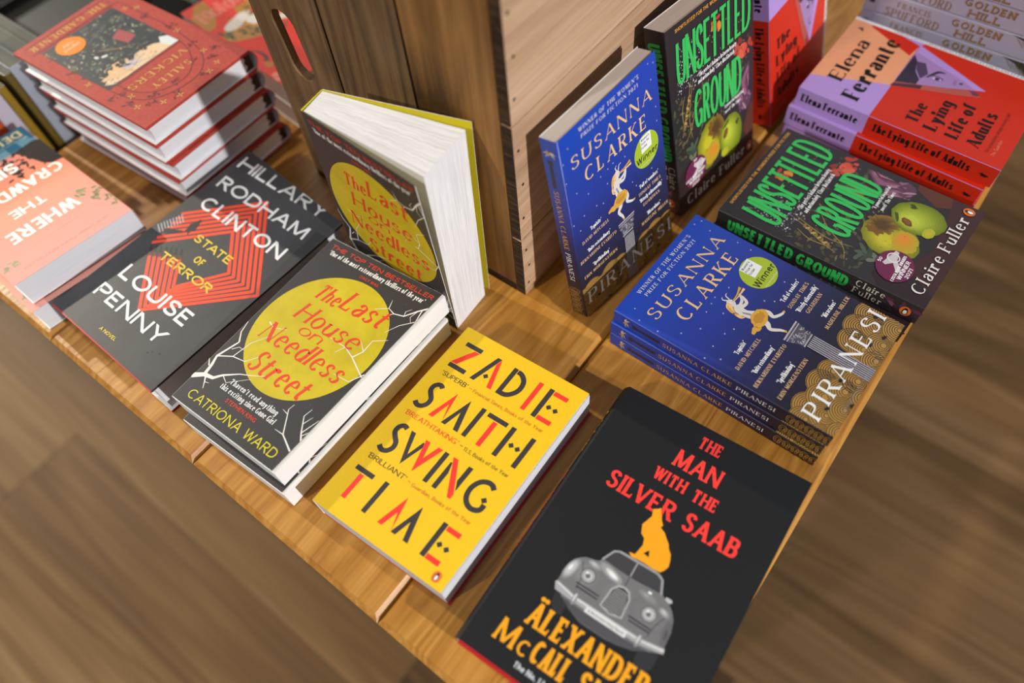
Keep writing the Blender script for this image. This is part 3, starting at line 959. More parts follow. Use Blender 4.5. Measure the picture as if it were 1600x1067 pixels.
def crate():
    X0, X1, Y0, Y1, ZT = -585.0, -301.7, 303.4, 700.0, 452.0
    st = 10.5                      # slat thickness
    t = thing('wooden_crate', ((X0 + X1) / 2, (Y0 + Y1) / 2, 0), 'rough brown wooden crate standing on its end behind the books, with a hand hole', 'crate')
    th = 9.0
    def board(x0, x1, y0, y1, z0, z1, mat, hole=None, name='end_board'):
        if hole is None:
            m = MB()
            m.box(x0, x1, y0, y1, z0, z1, mat)
            return m.build(name, t, weld='fix', bevel=0.9)
        cx, hw, h0, h1, lean = hole
        H = []
        n = 9
        for i in range(n + 1):
            a = math.pi * i / n
            H.append((cx + lean + hw * math.cos(a), h1 + hw * math.sin(a)))
        for i in range(n + 1):
            a = math.pi + math.pi * i / n
            H.append((cx - lean + hw * math.cos(a), h0 + hw * math.sin(a)))
        O = [(x0, z0), (x1, z0), (x1, z1), (x0, z1)]
        allp = O + H
        tr = tessellate_polygon([[Vector((x, z, 0)) for x, z in O], [Vector((x, z, 0)) for x, z in H]])
        m = MB()
        vf = [(x, y0, z) for x, z in allp]; vb = [(x, y1, z) for x, z in allp]
        m.mesh(vf, [tuple(f) for f in tr], mat)
        m.mesh(vb, [tuple(f[::-1]) for f in tr], mat)
        for ring_ in (O, H):
            for i in range(len(ring_)):
                a, b = ring_[i], ring_[(i + 1) % len(ring_)]
                m.face([(a[0], y0, a[1]), (b[0], y0, b[1]), (b[0], y1, b[1]), (a[0], y1, a[1])], mat if ring_ is O else CR_V)
        return m.build(name, t, weld='fix')
    zb = st + .3
    e = X1 - st - .3
    board(X0, -491.2, Y0, Y0 + th, zb, ZT, CR_V, hole=(-543.0, 15.0, 160, 199, -2.5))
    board(-488.8, -399.6, Y0, Y0 + th, zb, ZT, CR_V)
    board(-396.8, e, Y0, Y0 + th, zb, ZT, CR_W)
    for a, b in ((X0, -491.2), (-488.8, -399.6), (-396.8, e)):
        board(a, b, Y1 - th, Y1, zb, ZT, CR_V)
    def slat(x0, x1, z0, z1):
        m = MB()
        a = [(x0, Y0, z1), (x1, Y0, z1), (x1, Y1, z1), (x0, Y1, z1)]
        b = [(x0, Y0, z0), (x1, Y0, z0), (x1, Y1, z0), (x0, Y1, z0)]
        m.hexa(a, b, CR_S, {0: CR_E, 2: CR_E})
        return m.build('side_slat', t, weld='fix', bevel=0.8)
    for z0, z1 in ((.3, 79.6), (81.0, 206.5), (207.3, 318), (319, ZT)):
        s = slat(X1 - st, X1, z0, z1)
        nm = 3 if z1 - z0 > 90 else 3
        for i in range(nm):
            z = z0 + (z1 - z0) * (.2 + .3 * i)
            m = MB()
            yy = Y0 + 5.5 + (i % 2) * 2.5
            P = [(X1 + .15, yy + 1.5 * math.cos(a * math.pi / 4), z + 1.5 * math.sin(a * math.pi / 4)) for a in range(8)]
            Q = [(X1 - 1.5, p[1], p[2]) for p in P]
            m.face(P, NAIL)
            for j in range(8):
                m.face([P[j], Q[j], Q[(j + 1) % 8], P[(j + 1) % 8]], NAIL)
            o = m.build('nail', t)
    for x0, x1 in ((X0, -492), (-491, -398), (-397, X1 - st - .3)):
        m = MB()
        a = [(x0, Y0 + .2, st), (x1, Y0 + .2, st), (x1, Y1, st), (x0, Y1, st)]
        b = [(p[0], p[1], .2) for p in a]
        m.hexa(a, b, CR_S, {0: CR_E, 2: CR_E})
        m.build('bottom_slat', t, weld='fix')
crate()

# ------------------------------------------------------------------ cover artwork
def penguin(A, cx, cy, r, layer=3, rot=0):
    A.ell(cx, cy, r * .78, r, ink('#e8742a'), layer, rot)
    A.ell(cx, cy + r * .08, r * .40, r * .70, BLACK, layer + 1, rot)
    A.ell(cx + r * .02, cy + r * .18, r * .26, r * .5, WHITE, layer + 2, rot)
    A.ell(cx, cy - r * .5, r * .26, r * .24, BLACK, layer + 2, rot)

# -- yellow paperback
YEL, DEEP, RED = ink('#eec21a', .42), ink('#3a3436'), ink('#f23a2c')
def art_yellow():
    A = Art(129, 198)
    P, K, R_ = A.poly, DEEP, RED
    dia = lambda x, y, r=2.6: P([(x - r, y), (x, y - r), (x + r, y), (x, y + r)], K, 2)
    # Z A D I E
    A.rect(10.8, 13, 28, 17.3, K); P([(22, 17.9), (27.6, 17.9), (16.2, 36.9), (10.6, 36.9)], R_); A.rect(10.5, 37.5, 28.2, 41.8, K)
    P([(34.4, 41.6), (38.8, 41.6), (47.6, 12.2), (43.4, 12.2)], K); P([(46.2, 18.6), (48, 12.6), (56.9, 41.4), (52.4, 41.4)], R_); dia(45.4, 33)
    A.rect(61.5, 12.5, 65.7, 41.3, K)
    A.line([(66.4, 14.8), (69.5, 15.0), (73.2, 17), (76.2, 20.6), (77.6, 26), (76.6, 31.6), (73.2, 36.4), (69.6, 38.7), (65.6, 39.2)], 4.4, K, 1, True)
    A.rect(87.9, 12.6, 92.1, 42.4, R_)
    A.rect(99, 13, 103.4, 42.9, K); A.rect(104.3, 13.4, 117.8, 17.6, R_); A.rect(104.3, 39.1, 117.8, 43.3, R_); dia(107.8, 29); dia(114.4, 29.2)
    # S M I T H
    A.line([(22, 62.6), (19.6, 60.9), (16.4, 61.6), (14.3, 64.6), (14.6, 69), (17.6, 72.6), (20.4, 76), (20.6, 81), (17.8, 85.2), (13.6, 86.3), (10, 84)], 4.3, K, 1, True)
    P([(27.8, 88.6), (36.6, 59.4), (41.3, 87), (36.4, 71.4), (32.2, 88.6)], R_)
    P([(41.2, 88.4), (50.2, 59), (58.5, 88.4), (53.8, 88.4), (49.4, 72.2), (45.4, 88.4)], K)
    A.rect(62.2, 58.7, 66.4, 88.5, K)
    A.rect(69.8, 59, 89.4, 63.2, K); A.rect(77.3, 64.2, 81.6, 89, R_)
    A.rect(93.4, 59.4, 97.8, 88.8, K); A.rect(112.6, 59.2, 116.9, 89, K); dia(102.3, 74); dia(108.6, 74.2)
    # S W I N G
    A.line([(22.2, 108.6), (18.6, 107.6), (15.3, 110.6), (15.2, 115.6), (18.6, 119.6), (22.4, 123.4), (23.4, 128.6), (20.6, 133.2), (16.2, 134.4), (12.4, 132)], 4.3, K, 1, True)
    P([(26.4, 107.6), (30.8, 107.6), (37.2, 126.4), (41.6, 110.6), (44.4, 113), (37.4, 136)], K)
    P([(41.8, 107.6), (46.2, 107.6), (50, 122), (54.6, 107.4), (59.2, 107.4), (49.4, 136)], R_)
    A.rect(61.6, 107.2, 65.8, 137, K)
    P([(70.8, 137), (75, 137), (75, 121), (72.4, 112), (70.8, 112)], K); P([(70, 107.4), (74.8, 107.2), (89.8, 133), (89.6, 137.2), (86.6, 137.2)], R_); P([(85.4, 107), (89.6, 107), (89.2, 130), (85, 122)], K)
    A.line([(114, 112.6), (110.6, 109.9), (105.6, 110), (100.6, 113.4), (97.9, 119.8), (98.4, 126.8), (101.8, 132), (107, 134.4), (112, 133.4), (114.6, 130.8), (114.8, 126.4)], 4.3, K, 1, True); dia(112.6, 123.6, 2.8)
    # T I M E
    A.rect(10, 154.6, 28.2, 158.8, K); A.rect(16.8, 159.8, 21, 183, R_)
    A.rect(38.2, 153.6, 42.4, 183.2, K)
    P([(54.8, 183), (62.2, 154.2), (68.4, 182.2), (63, 168), (59.2, 183)], R_)
    P([(68.4, 183), (76.8, 154), (85.2, 183.2), (80.6, 183.2), (76.4, 168.4), (72.8, 183)], K)
    A.rect(97.6, 154, 101.9, 184, K); A.rect(102.8, 154.6, 115.4, 158.8, R_); A.rect(102.6, 179.8, 115, 184.2, R_); dia(105.8, 170); dia(112.6, 170.4)
    # quotes
    OR = ink('#d8722a')
    A.txt("`SUPERB'", 11.2, 51.8, 27.4, 4.6, 'light', K); A.txt('**', 41, 50.8, 2.6, 2.4, 'bold', R_); A.txt('Financial Times, Books of the Year', 45.4, 51.6, 71, 3.4, 'light', OR)
    A.txt("`BREATHTAKING'", 9.6, 98.2, 55.6, 4.6, 'light', R_); A.txt('**', 67.6, 97.2, 2.6, 2.4, 'bold', K); A.txt('TLS, Books of the Year', 71.8, 98.6, 44.6, 3.4, 'light', ink('#7b6c20'))
    A.txt("`BRILLIANT'", 10.6, 145.4, 39.6, 4.6, 'light', K); A.txt('**', 52.6, 144.6, 2.6, 2.4, 'bold', R_); A.txt('Guardian, Books of the Year', 57.2, 145.8, 58, 3.4, 'light', OR)
    penguin(A, 119.2, 190.2, 4.2)
    A.ring(119.2, 190.2, 3.3, 4.2, .5, RED, 2)
    return A

# -- moon paperback
MOON = mottled('moon_yellow', '#c0ac0c', '#dac612', 34, .42, 7, .3, .75)
COAL = ink('#343133', .5)
def art_moon():
    A = Art(127, 197)
    RD, BR = ink('#e2411c'), ink('#ece9e4')
    Y2 = ink('#ddd022')
    A.txt('THE TOP TEN BESTSELLER', 6.6, 9.6, 117, 4.4, 'sans', RD)
    A.txt("`One of the most extraordinary thrillers of the year'", 9.4, 16.6, 110, 5.2, 'text', WHITE)
    A.txt('DAILY MAIL', 52.6, 23, 22, 2.9, 'sans', RD)
    A.ell(64.5, 89.5, 60, 64, MOON, 1, n=72)
    A.txt('The', 29.8, 59.6, 26.5, 16, 'swash', RD, 4); A.txt('Last', 58, 57, 47, 20, 'swash', RD, 4)
    A.txt('House', 30.5, 85, 71, 18, 'swash', RD, 4)
    A.txt('on', 46, 95.6, 26, 11.6, 'swash', RD, 4)
    A.txt('Needless', 18.4, 116, 94, 19, 'swash', RD, 4)
    A.txt('Street', 32.8, 143.5, 65, 20, 'swash', RD, 4)
    # bare branches
    def br(pts, w0, w1=.25, layer=2):
        n = len(pts)
        A.line(pts, [w0 + (w1 - w0) * i / (n - 1) for i in range(n)], BR, layer)
    br([(0, 174.5), (9.5, 168), (18.5, 166.5), (24, 160), (36, 151.5)], 5.0, 1.0); br([(36, 151.5), (46, 147), (60, 139.5)], 1.0, .3)
    br([(9, 168), (7.2, 158), (4.2, 149.5), (10.6, 129.5)], 3.4, 1.5); br([(10.6, 129.5), (4, 121), (1.2, 110)], 1.5, .6)
    br([(4.4, 149.5), (17, 142.6), (30, 140.6), (38, 130)], 1.3, .4); br([(17, 142.6), (20.4, 124.8), (31.6, 108)], 1.0, .3)
    br([(10.4, 138), (14.6, 133), (21, 133)], .8, .3); br([(5.6, 160), (-.5, 154)], 1.3, .6); br([(11, 168), (15, 173), (18.8, 178)], 1.6, .5); br([(15, 173), (19.6, 171.6)], .7, .3)
    br([(24, 160), (32, 163.6), (48, 150)], .9, .3)
    br([(128, 17.5), (121.6, 24.6), (114.6, 35), (105.6, 37.4), (98, 35.2), (88, 42)], 1.8, .4); br([(124, 22), (127, 34.6), (117.8, 44.4), (112, 56)], 1.1, .4)
    br([(114.6, 35), (112.8, 30.4), (116, 26)], .7, .3); br([(105.6, 37.4), (101, 42), (103, 48)], .7, .3); br([(98, 35), (95, 27)], .8, .3); br([(121.6, 24.6), (120, 33), (124.6, 38)], .7, .3)
    br([(128, 88), (128, 100), (106, 89), (94, 84.6), (76, 84.4)], 1.6, .3); br([(106, 89), (110.2, 80), (109.4, 68), (120.2, 60.6)], 1.2, .4); br([(110.2, 80), (101, 73)], .7, .3); br([(127, 96), (120.4, 108), (104, 109)], 1.1, .3); br([(94, 84.6), (90, 93)], .6, .3)
    br([(126.4, 178), (110.4, 170.8), (97.2, 152.6), (98, 147)], 1.4, .4); br([(110.4, 170.8), (101, 171)], .8, .3); br([(99, 156), (93, 155)], .7, .3)
    br([(128, 168), (122, 162), (112.6, 150), (114, 142.4)], 1.5, .4); br([(122, 162), (126.2, 146.6)], 1.0, .4); br([(117, 156), (120, 147)], .8, .3); br([(124, 164), (128, 157)], .8, .4)
    br([(18, 100), (26, 103), (31, 113)], 1.0, .5, 3); br([(26, 103), (38, 98)], .6, .3, 3)
    A.txt("`I haven't read anything", 34.4, 162.4, 58, 5, 'text', WHITE)
    A.txt('this exciting since Gone Girl', 30.2, 169.6, 66, 5, 'text', WHITE)
    A.txt('STEPHEN KING', 45, 176.4, 37, 3.6, 'sans', RD)
    A.txt('CATRIONA WARD', 11.6, 190.4, 108, 8.4, 'light', Y2)
    rg = random.Random(5)
    for _ in range(70):
        x, y, r = rg.uniform(2, 125), rg.uniform(18, 195), rg.uniform(.10, .26)
        A.ell(x, y, r, r, ink('#8f8c86'), 1, n=6)
    return A

# -- dark grey hardback with nested diamond
SLATE = mottled('slate_jacket', '#343437', '#424245', 22, .5, 8, .35, .75)
ORNG = ink('#f4491c')
def art_diamond():
    A = Art(153, 234)
    W_, Y_ = ink('#eeeef0'), ink('#efd038')
    c = [(11.3, 95.8), (71.2, 32.0), (151, 109.7), (73.8, 189.4)]
    o = (72.5, 109)
    def lerp(a, b, t): return (a[0] + (b[0] - a[0]) * t, a[1] + (b[1] - a[1]) * t)
    n = 7
    # concentric bands; the left corner is cut away, so the upper and lower runs stop short of each other
    top_in, right_in, bot_in = (72.3, 77), (109.2, 111), (78.6, 154)
    for i in range(n):
        s = i / (n - 1)
        T, Rr, B = lerp(c[1], top_in, s), lerp(c[2], right_in, s), lerp(c[3], bot_in, s)
        Lu, Lb = lerp((11.3, 95.8), (17, 135), s), lerp((28.6, 146), (57, 131), s)
        w = 3.4
        A.line([Lb, B], w, ORNG, 1); A.line([B, Rr], w, ORNG, 1); A.line([Rr, T], w, ORNG, 1); A.line([T, Lu], w, ORNG, 1)
        for p in (B, Rr, T):
            A.ell(p[0], p[1], w / 2, w / 2, ORNG, 1, n=10)
        d_ = (Lb[0] - B[0], Lb[1] - B[1]); q_ = math.hypot(*d_)
        e1, e2 = (Lb[0] + d_[0] / q_ * 5, Lb[1] + d_[1] / q_ * 5), (Lb[0] + d_[0] / q_ * 13, Lb[1] + d_[1] / q_ * 13)
        A.line([Lb, e1], [3.4, 2.6], ink('#6a2c1e'), 1); A.line([e1, e2], [2.6, 1.4], BLACK, 1)
    for i in range(9):
        s = i / 8
        a, b = lerp((2.5, 118), (12.5, 96), s), lerp((22, 127), (32, 106), s)
        A.line([a, lerp(a, b, .5)], 1.0, ink('#b9b9bd'), 2)
        A.line([lerp(a, b, .5), lerp(a, b, .55)], 1.0, ink('#77777a'), 2)
    # walking figure and its shadow
    A.poly([(33.5, 92), (36.6, 91), (38.6, 95), (40.6, 101), (37.6, 103), (38.2, 108), (35.6, 106), (32.6, 109), (31.6, 103), (29.6, 98)], BLACK, 3)
    A.ell(35, 90, 2.0, 2.2, BLACK, 3)
    A.poly([(12, 118), (16, 114), (22, 112), (29, 108), (32, 108), (31, 111), (24, 116), (18, 121), (14, 124), (15, 119)], BLACK, 3)
    A.txt('HILLARY', 6.5, 22.5, 127.5, 15, 'sansb', W_, 5, ang=-5.4)
    A.txt('RODHAM', 9.4, 51.8, 127, 14.8, 'sansb', W_, 5, ang=-5.4)
    A.txt('CLINTON', 16.8, 79.5, 119, 15.5, 'sansb', W_, 5, ang=-4)
    A.txt('STATE', 48, 108.2, 53, 8.8, 'sansb', Y_, 5, ang=-3); A.txt('OF', 68.5, 124.2, 12.8, 8, 'sansb', Y_, 5, ang=-3); A.txt('TERROR', 37, 142.4, 74.5, 9.2, 'sansb', Y_, 5, ang=-3)
    A.txt('LOUISE', 22.6, 178.6, 100.5, 16.2, 'sansb', W_, 5, ang=-1.4)
    A.txt('PENNY', 20, 204.6, 99.5, 14.6, 'sansb', W_, 5, ang=-1.4)
    A.txt('A NOVEL', 60.4, 224.2, 23.4, 3.3, 'bold', Y_, 5, ang=-2)
    rg = random.Random(12)
    G = ink('#515155')
    for x, y in ((118, 212), (121, 209), (128, 206)):
        A.blob(x, y, 1.0, .8, ink('#1d1d1f'), 2)
    for _ in range(26):
        x, y, a = rg.uniform(4, 148), rg.uniform(150, 230), rg.uniform(-.6, .6)
        l = rg.uniform(2, 9)
        A.line([(x, y), (x + l, y + l * a)], .18, G, 1)
    return A

# -- black hardback with the car
INKB = ink('#15171a', .55, .35)
def art_car():
    A = Art(150, 232)
    R_, O_ = ink('#f23c34'), ink('#eda214')
    A.txt('THE', 67.8, 18.8, 18.4, 10.6, 'spur', R_); A.txt('MAN', 58.2, 41.6, 37, 15, 'spur', R_)
    A.txt('WITH', 51, 58.4, 25.6, 10.4, 'spur', R_); A.txt('THE', 82.6, 59.6, 19.6, 10.4, 'spur', R_)
    A.txt('SILVER', 24.6, 82.4, 54, 14.8, 'spur', R_); A.txt('SAAB', 86.4, 82.6, 41.6, 15, 'spur', R_)
    # sitting, howling animal
    A.poly([(65.2, 117.3), (69.4, 116.4), (70.8, 107.7), (69.2, 102.8), (65.8, 100.8), (63.1, 94.4), (65.9, 85.6), (64.2, 79.9), (66.3, 78.8), (68.4, 76.4), (71.4, 81), (73.4, 84.4), (75.9, 87.2), (75.2, 89.4),
            (79.6, 91.6), (82.4, 94.4), (85.6, 97.2), (87, 100), (90.2, 103), (92, 107.4), (93, 111.6), (92, 115), (89.9, 118.2), (84.9, 118.8), (77.8, 118.4), (73.1, 118.6), (68, 119.4)], O_, 4)
    A.poly([(74, 112.6), (76.4, 108.4), (78.4, 113.2)], INKB, 5)
    g = lambda s: ink(s)
    # wheels, body
    A.poly([(36.4, 166), (48, 170), (48.6, 181), (43, 182.6), (38, 176)], g('#2a2a2e'), 1)
    A.poly([(102, 172), (115.4, 165), (115, 178), (109.6, 182.6), (103, 181)], g('#2c2c30'), 1)
    A.poly([(34, 162.8), (33.6, 154), (36.4, 146), (41, 139.4), (45.6, 136.8), (51.2, 134), (55.2, 124.4), (57.4, 121.4), (61, 119.6), (74, 118.8), (87, 118.6), (92.4, 119.8), (95, 122.6), (98.8, 131), (104.4, 133.4), (109, 137), (112.6, 142), (115, 150), (115.6, 160), (116, 165), (104.6, 170.4), (100, 173.6), (90, 176.4), (80, 177.8), (61.2, 177.8), (50, 174), (41, 169)], g('#6f6f73'), 2)
    A.poly([(53.4, 131.4), (57, 123.4), (60, 121.6), (88.6, 120.8), (93, 122.6), (96.6, 131), (80, 132.4), (66, 132.4)], g('#3c3c40'), 3)
    A.line([(52.4, 132), (56.6, 122.4), (60, 120.6), (89, 119.8), (94, 122), (98, 131.6)], 1.5, g('#97979b'), 4)
    A.line([(74.2, 121), (74.4, 132)], 1.0, g('#97979b'), 4)
    A.shade(48, 147, 12, 11.4, '#6f6f73', '#85858a', 2.2, 0, 0, 2, 6); A.shade(98, 147, 15, 11, '#6b6b6f', '#78787c', 2.2, 0, 2, 2, 6)
    A.shade(75, 152, 13, 15, '#6f6f73', '#7c7c80', 2.2, 0, -3, -4, 6)
    A.shade(62, 137.2, 11, 3.9, '#7a7a7e', '#e6e6e8', 3.6, 14, 2, .6, 9); A.shade(38, 149.6, 4.2, 10, '#76767a', '#e4e4e6', 3.6, 12, -1.2, -.6, 9); A.shade(50.5, 138.6, 6.4, 2.8, '#77777b', '#b5b5b9', 3.6, 4, -1, -.4, 6)
    A.shade(91.6, 137.6, 9, 3.2, '#707074', '#9a9a9e', 3.6, 8, -2, -.4, 6); A.shade(105.4, 141.2, 5.4, 3, '#707074', '#b6b6ba', 3.6, 18, -.6, -.6, 7); A.shade(112.2, 152.4, 2.8, 10, '#66666a', '#4c4c50', 3.6, -8, .6, 1, 6)
    A.line([(42, 141), (46.6, 150), (47.4, 160)], .6, g('#4c4c50'), 4, True); A.line([(107.4, 143), (104, 152), (103, 161)], .6, g('#47474b'), 4, True)
    A.blob(91, 134.4, 1.4, .8, g('#f2f2f4'), 6); A.blob(104, 132, 2.6, 1.5, g('#b4b4b8'), 5, 8)
    A.line([(74.4, 132.4), (74.8, 140.6)], .5, g('#4a4a4e'), 5)
    for cx, cy in ((50.2, 147.6), (97.2, 147.4)):
        A.ell(cx, cy, 5.5, 5.5, g('#55555a'), 4); A.ell(cx, cy, 4.8, 4.8, g('#9c9ca0'), 5); A.ell(cx, cy, 3.2, 3.2, g('#b9b9bd'), 6); A.ell(cx - .2, cy + .3, 1.7, 1.7, g('#66666b'), 7); A.blob(cx - 1.6, cy - 1.6, 1, .8, g('#e6e6e8'), 8)
    A.poly([(66.4, 160.4), (67.6, 146), (70.4, 141.4), (75, 140), (79.6, 141.4), (82.4, 146.4), (83.6, 160.4), (75, 162.4)], g('#a4a4a8'), 4)
    A.poly([(67.8, 159.4), (69, 146.6), (71.4, 142.8), (75, 141.6), (78.8, 142.8), (81.2, 147), (82.2, 159.4), (75, 161.2)], g('#2e2e32'), 5)
    for i in range(10):
        y = 144 + i * 1.75
        hw = 4.4 + min(2.2, i * .45)
        A.line([(75 - hw, y + .3), (75, y), (75 + hw, y + .3)], .75, g('#9a9a9e'), 6.5)
    for x0, x1 in ((45.4, 63.4), (86, 103)):
        A.rect(x0, 155.2, x1, 156.2, g('#232327'), 4); A.rect(x0 + 1.4, 157.6, x1, 158.6, g('#232327'), 4)
    A.poly([(33, 163), (34.4, 161.6), (50, 164.2), (100, 164.2), (116.4, 161.2), (117.2, 165), (100, 168.4), (50, 168.6), (35.6, 168)], g('#a2a2a6'), 6)
    A.poly([(33.4, 163.2), (36, 162.8), (50, 165), (100, 165), (116.4, 162.2), (116.6, 163.4), (100, 166), (50, 166.2)], g('#d4d4d8'), 7)
    A.poly([(41, 169.6), (60, 170.4), (92, 170.4), (108, 168.8), (100, 173.4), (90, 176.2), (80, 177.4), (61.2, 177.4), (50, 173.8)], g('#4c4c51'), 5)
    for x in (50.4, 99.4):
        A.ell(x, 166.4, 1.7, 4.6, g('#88888c'), 8); A.ell(x - .3, 165.4, .8, 3.2, g('#c6c6ca'), 9)
    A.rect(60, 165.2, 91, 170, g('#d7d7da'), 10)
    A.txt('A Detective Varg Novel', 62, 168.8, 27, 2.1, 'text', g('#2a2a2e'), 11)
    A.txt('\u00c4LEXANDER', 29.8, 198.2, 89, 17, 'spur', O_, 8)
    A.txt('M', 17, 218.2, 16, 16, 'spur', O_); A.txt('C', 35, 218, 8.6, 10.5, 'spur', O_); A.txt('CALL', 45, 217.4, 27.5, 15.6, 'spur', O_); A.txt('SMITH', 80, 217, 43, 15.6, 'spur', O_)
    A.txt('The No. 1 bestselling author', 39.4, 226, 62, 4, 'bold', ink('#c9d2da'))
    return A
def art_car_spine():
    A = Art(232, 28, False)
    A.txt('THE MAN WITH THE SILVER SAAB', 84, 17, 84, 10, 'spur', ink('#f23c34'))
    A.txt('McCALL SMITH', 14, 17, 52, 10, 'spur', ink('#eda214'))
    return A

# -- blue and gold paperback
BLUE_STOPS = [(0.0, '#1545b8'), (0.15, '#1d42ac'), (0.38, '#243796'), (0.58, '#22275c'), (0.78, '#1f1c30'), (1.0, '#1b1720')]
BLUE = gradient('blue_night', BLUE_STOPS, 'Y', .40)
BLUES = gradient('blue_night_spine', BLUE_STOPS, 'X', .40)
GOLD, GOLDL = ink('#b3893f', .34), ink('#f0c58c')
INKD = ink('#1e1820')
def faun(A, ox, oy, s, layer=4, flip=None):
    """running figure with a flute; page mm around (0,0) = hip"""
    q = lambda pts: [(ox + x * s, oy + y * s) for x, y in pts]
    SK, SH, HR = ink('#dcd8d2'), ink('#8f8a92'), ink('#d9a53e')
    l = lambda pts, w, m, k=0: A.line(q(pts), [a * s for a in w] if not isinstance(w, (int, float)) else w * s, m, layer + k, True)
    l([(-5, 0), (-9, 4), (-12, 3), (-17, 4)], [7, 6, 5, 2.2], HR)                           # tail / back thigh
    l([(6, -1), (9, 4), (8, 9), (14, 13), (17, 13.5)], [7, 4.4, 3, 2.4, 1.4], SK)            # raised leg
    l([(-2, 2), (-1, 8), (-4, 13), (0, 20), (1.5, 24)], [8, 5, 3.2, 2.6, 1.6], SK)           # standing leg
    A.poly(q([(-8, -3), (-3, -7), (6, -6), (10, -1), (8, 4), (2, 7), (-5, 7), (-9, 4)]), HR, layer + 1)
    A.blob(ox + .5 * s, oy, 6.5 * s, 4.5 * s, ink('#c08a2c'), layer + 2, 0, .25)
    l([(0, -4), (-3, -11), (-3, -18), (0, -22)], [9, 7, 8, 5], SK)                           # torso
    l([(-1.5, -7), (-4, -14)], [2, 1.4], SH, 1)
    l([(-2, -18), (6, -16), (9, -20), (10, -25)], [3.4, 3, 2.6, 2], SK, 2)                   # arms
    l([(0, -19), (7, -21), (11, -26)], [3, 2.6, 1.8], SK, 2)
    l([(1, -26.5), (9, -27), (17, -29)], [.8, 1.2, 2.6], HR, 3)                              # flute
    l([(2, -25.5), (10, -25), (18, -25.4)], [.8, 1.2, 2.4], GOLDL, 3)
    A.ell(ox - 1.5 * s, oy - 26.5 * s, 3.6 * s, 4.2 * s, SK, layer + 3)
    for k in range(5):
        l([(-3, -29 + k * .8), (-7 - k * .4, -27 + k * 2), (-9, -21 + k * 2.2), (-8 + k * .6, -16 + k * 1.6)], [1.6, 2.0, 1.6, .6], HR if k % 2 else GOLDL, 4)
    l([(-1, -30), (-3, -34), (-1, -36)], [1.3, 1, .4], SK, 4)
    l([(1, -30), (2, -34), (5, -35)], [1.3, 1, .4], SK, 4)
    A.poly(q([(16, 12), (19, 13), (17.5, 15)]), HR, layer + 4); A.poly(q([(0, 23), (3, 24), (1, 26)]), HR, layer + 4)

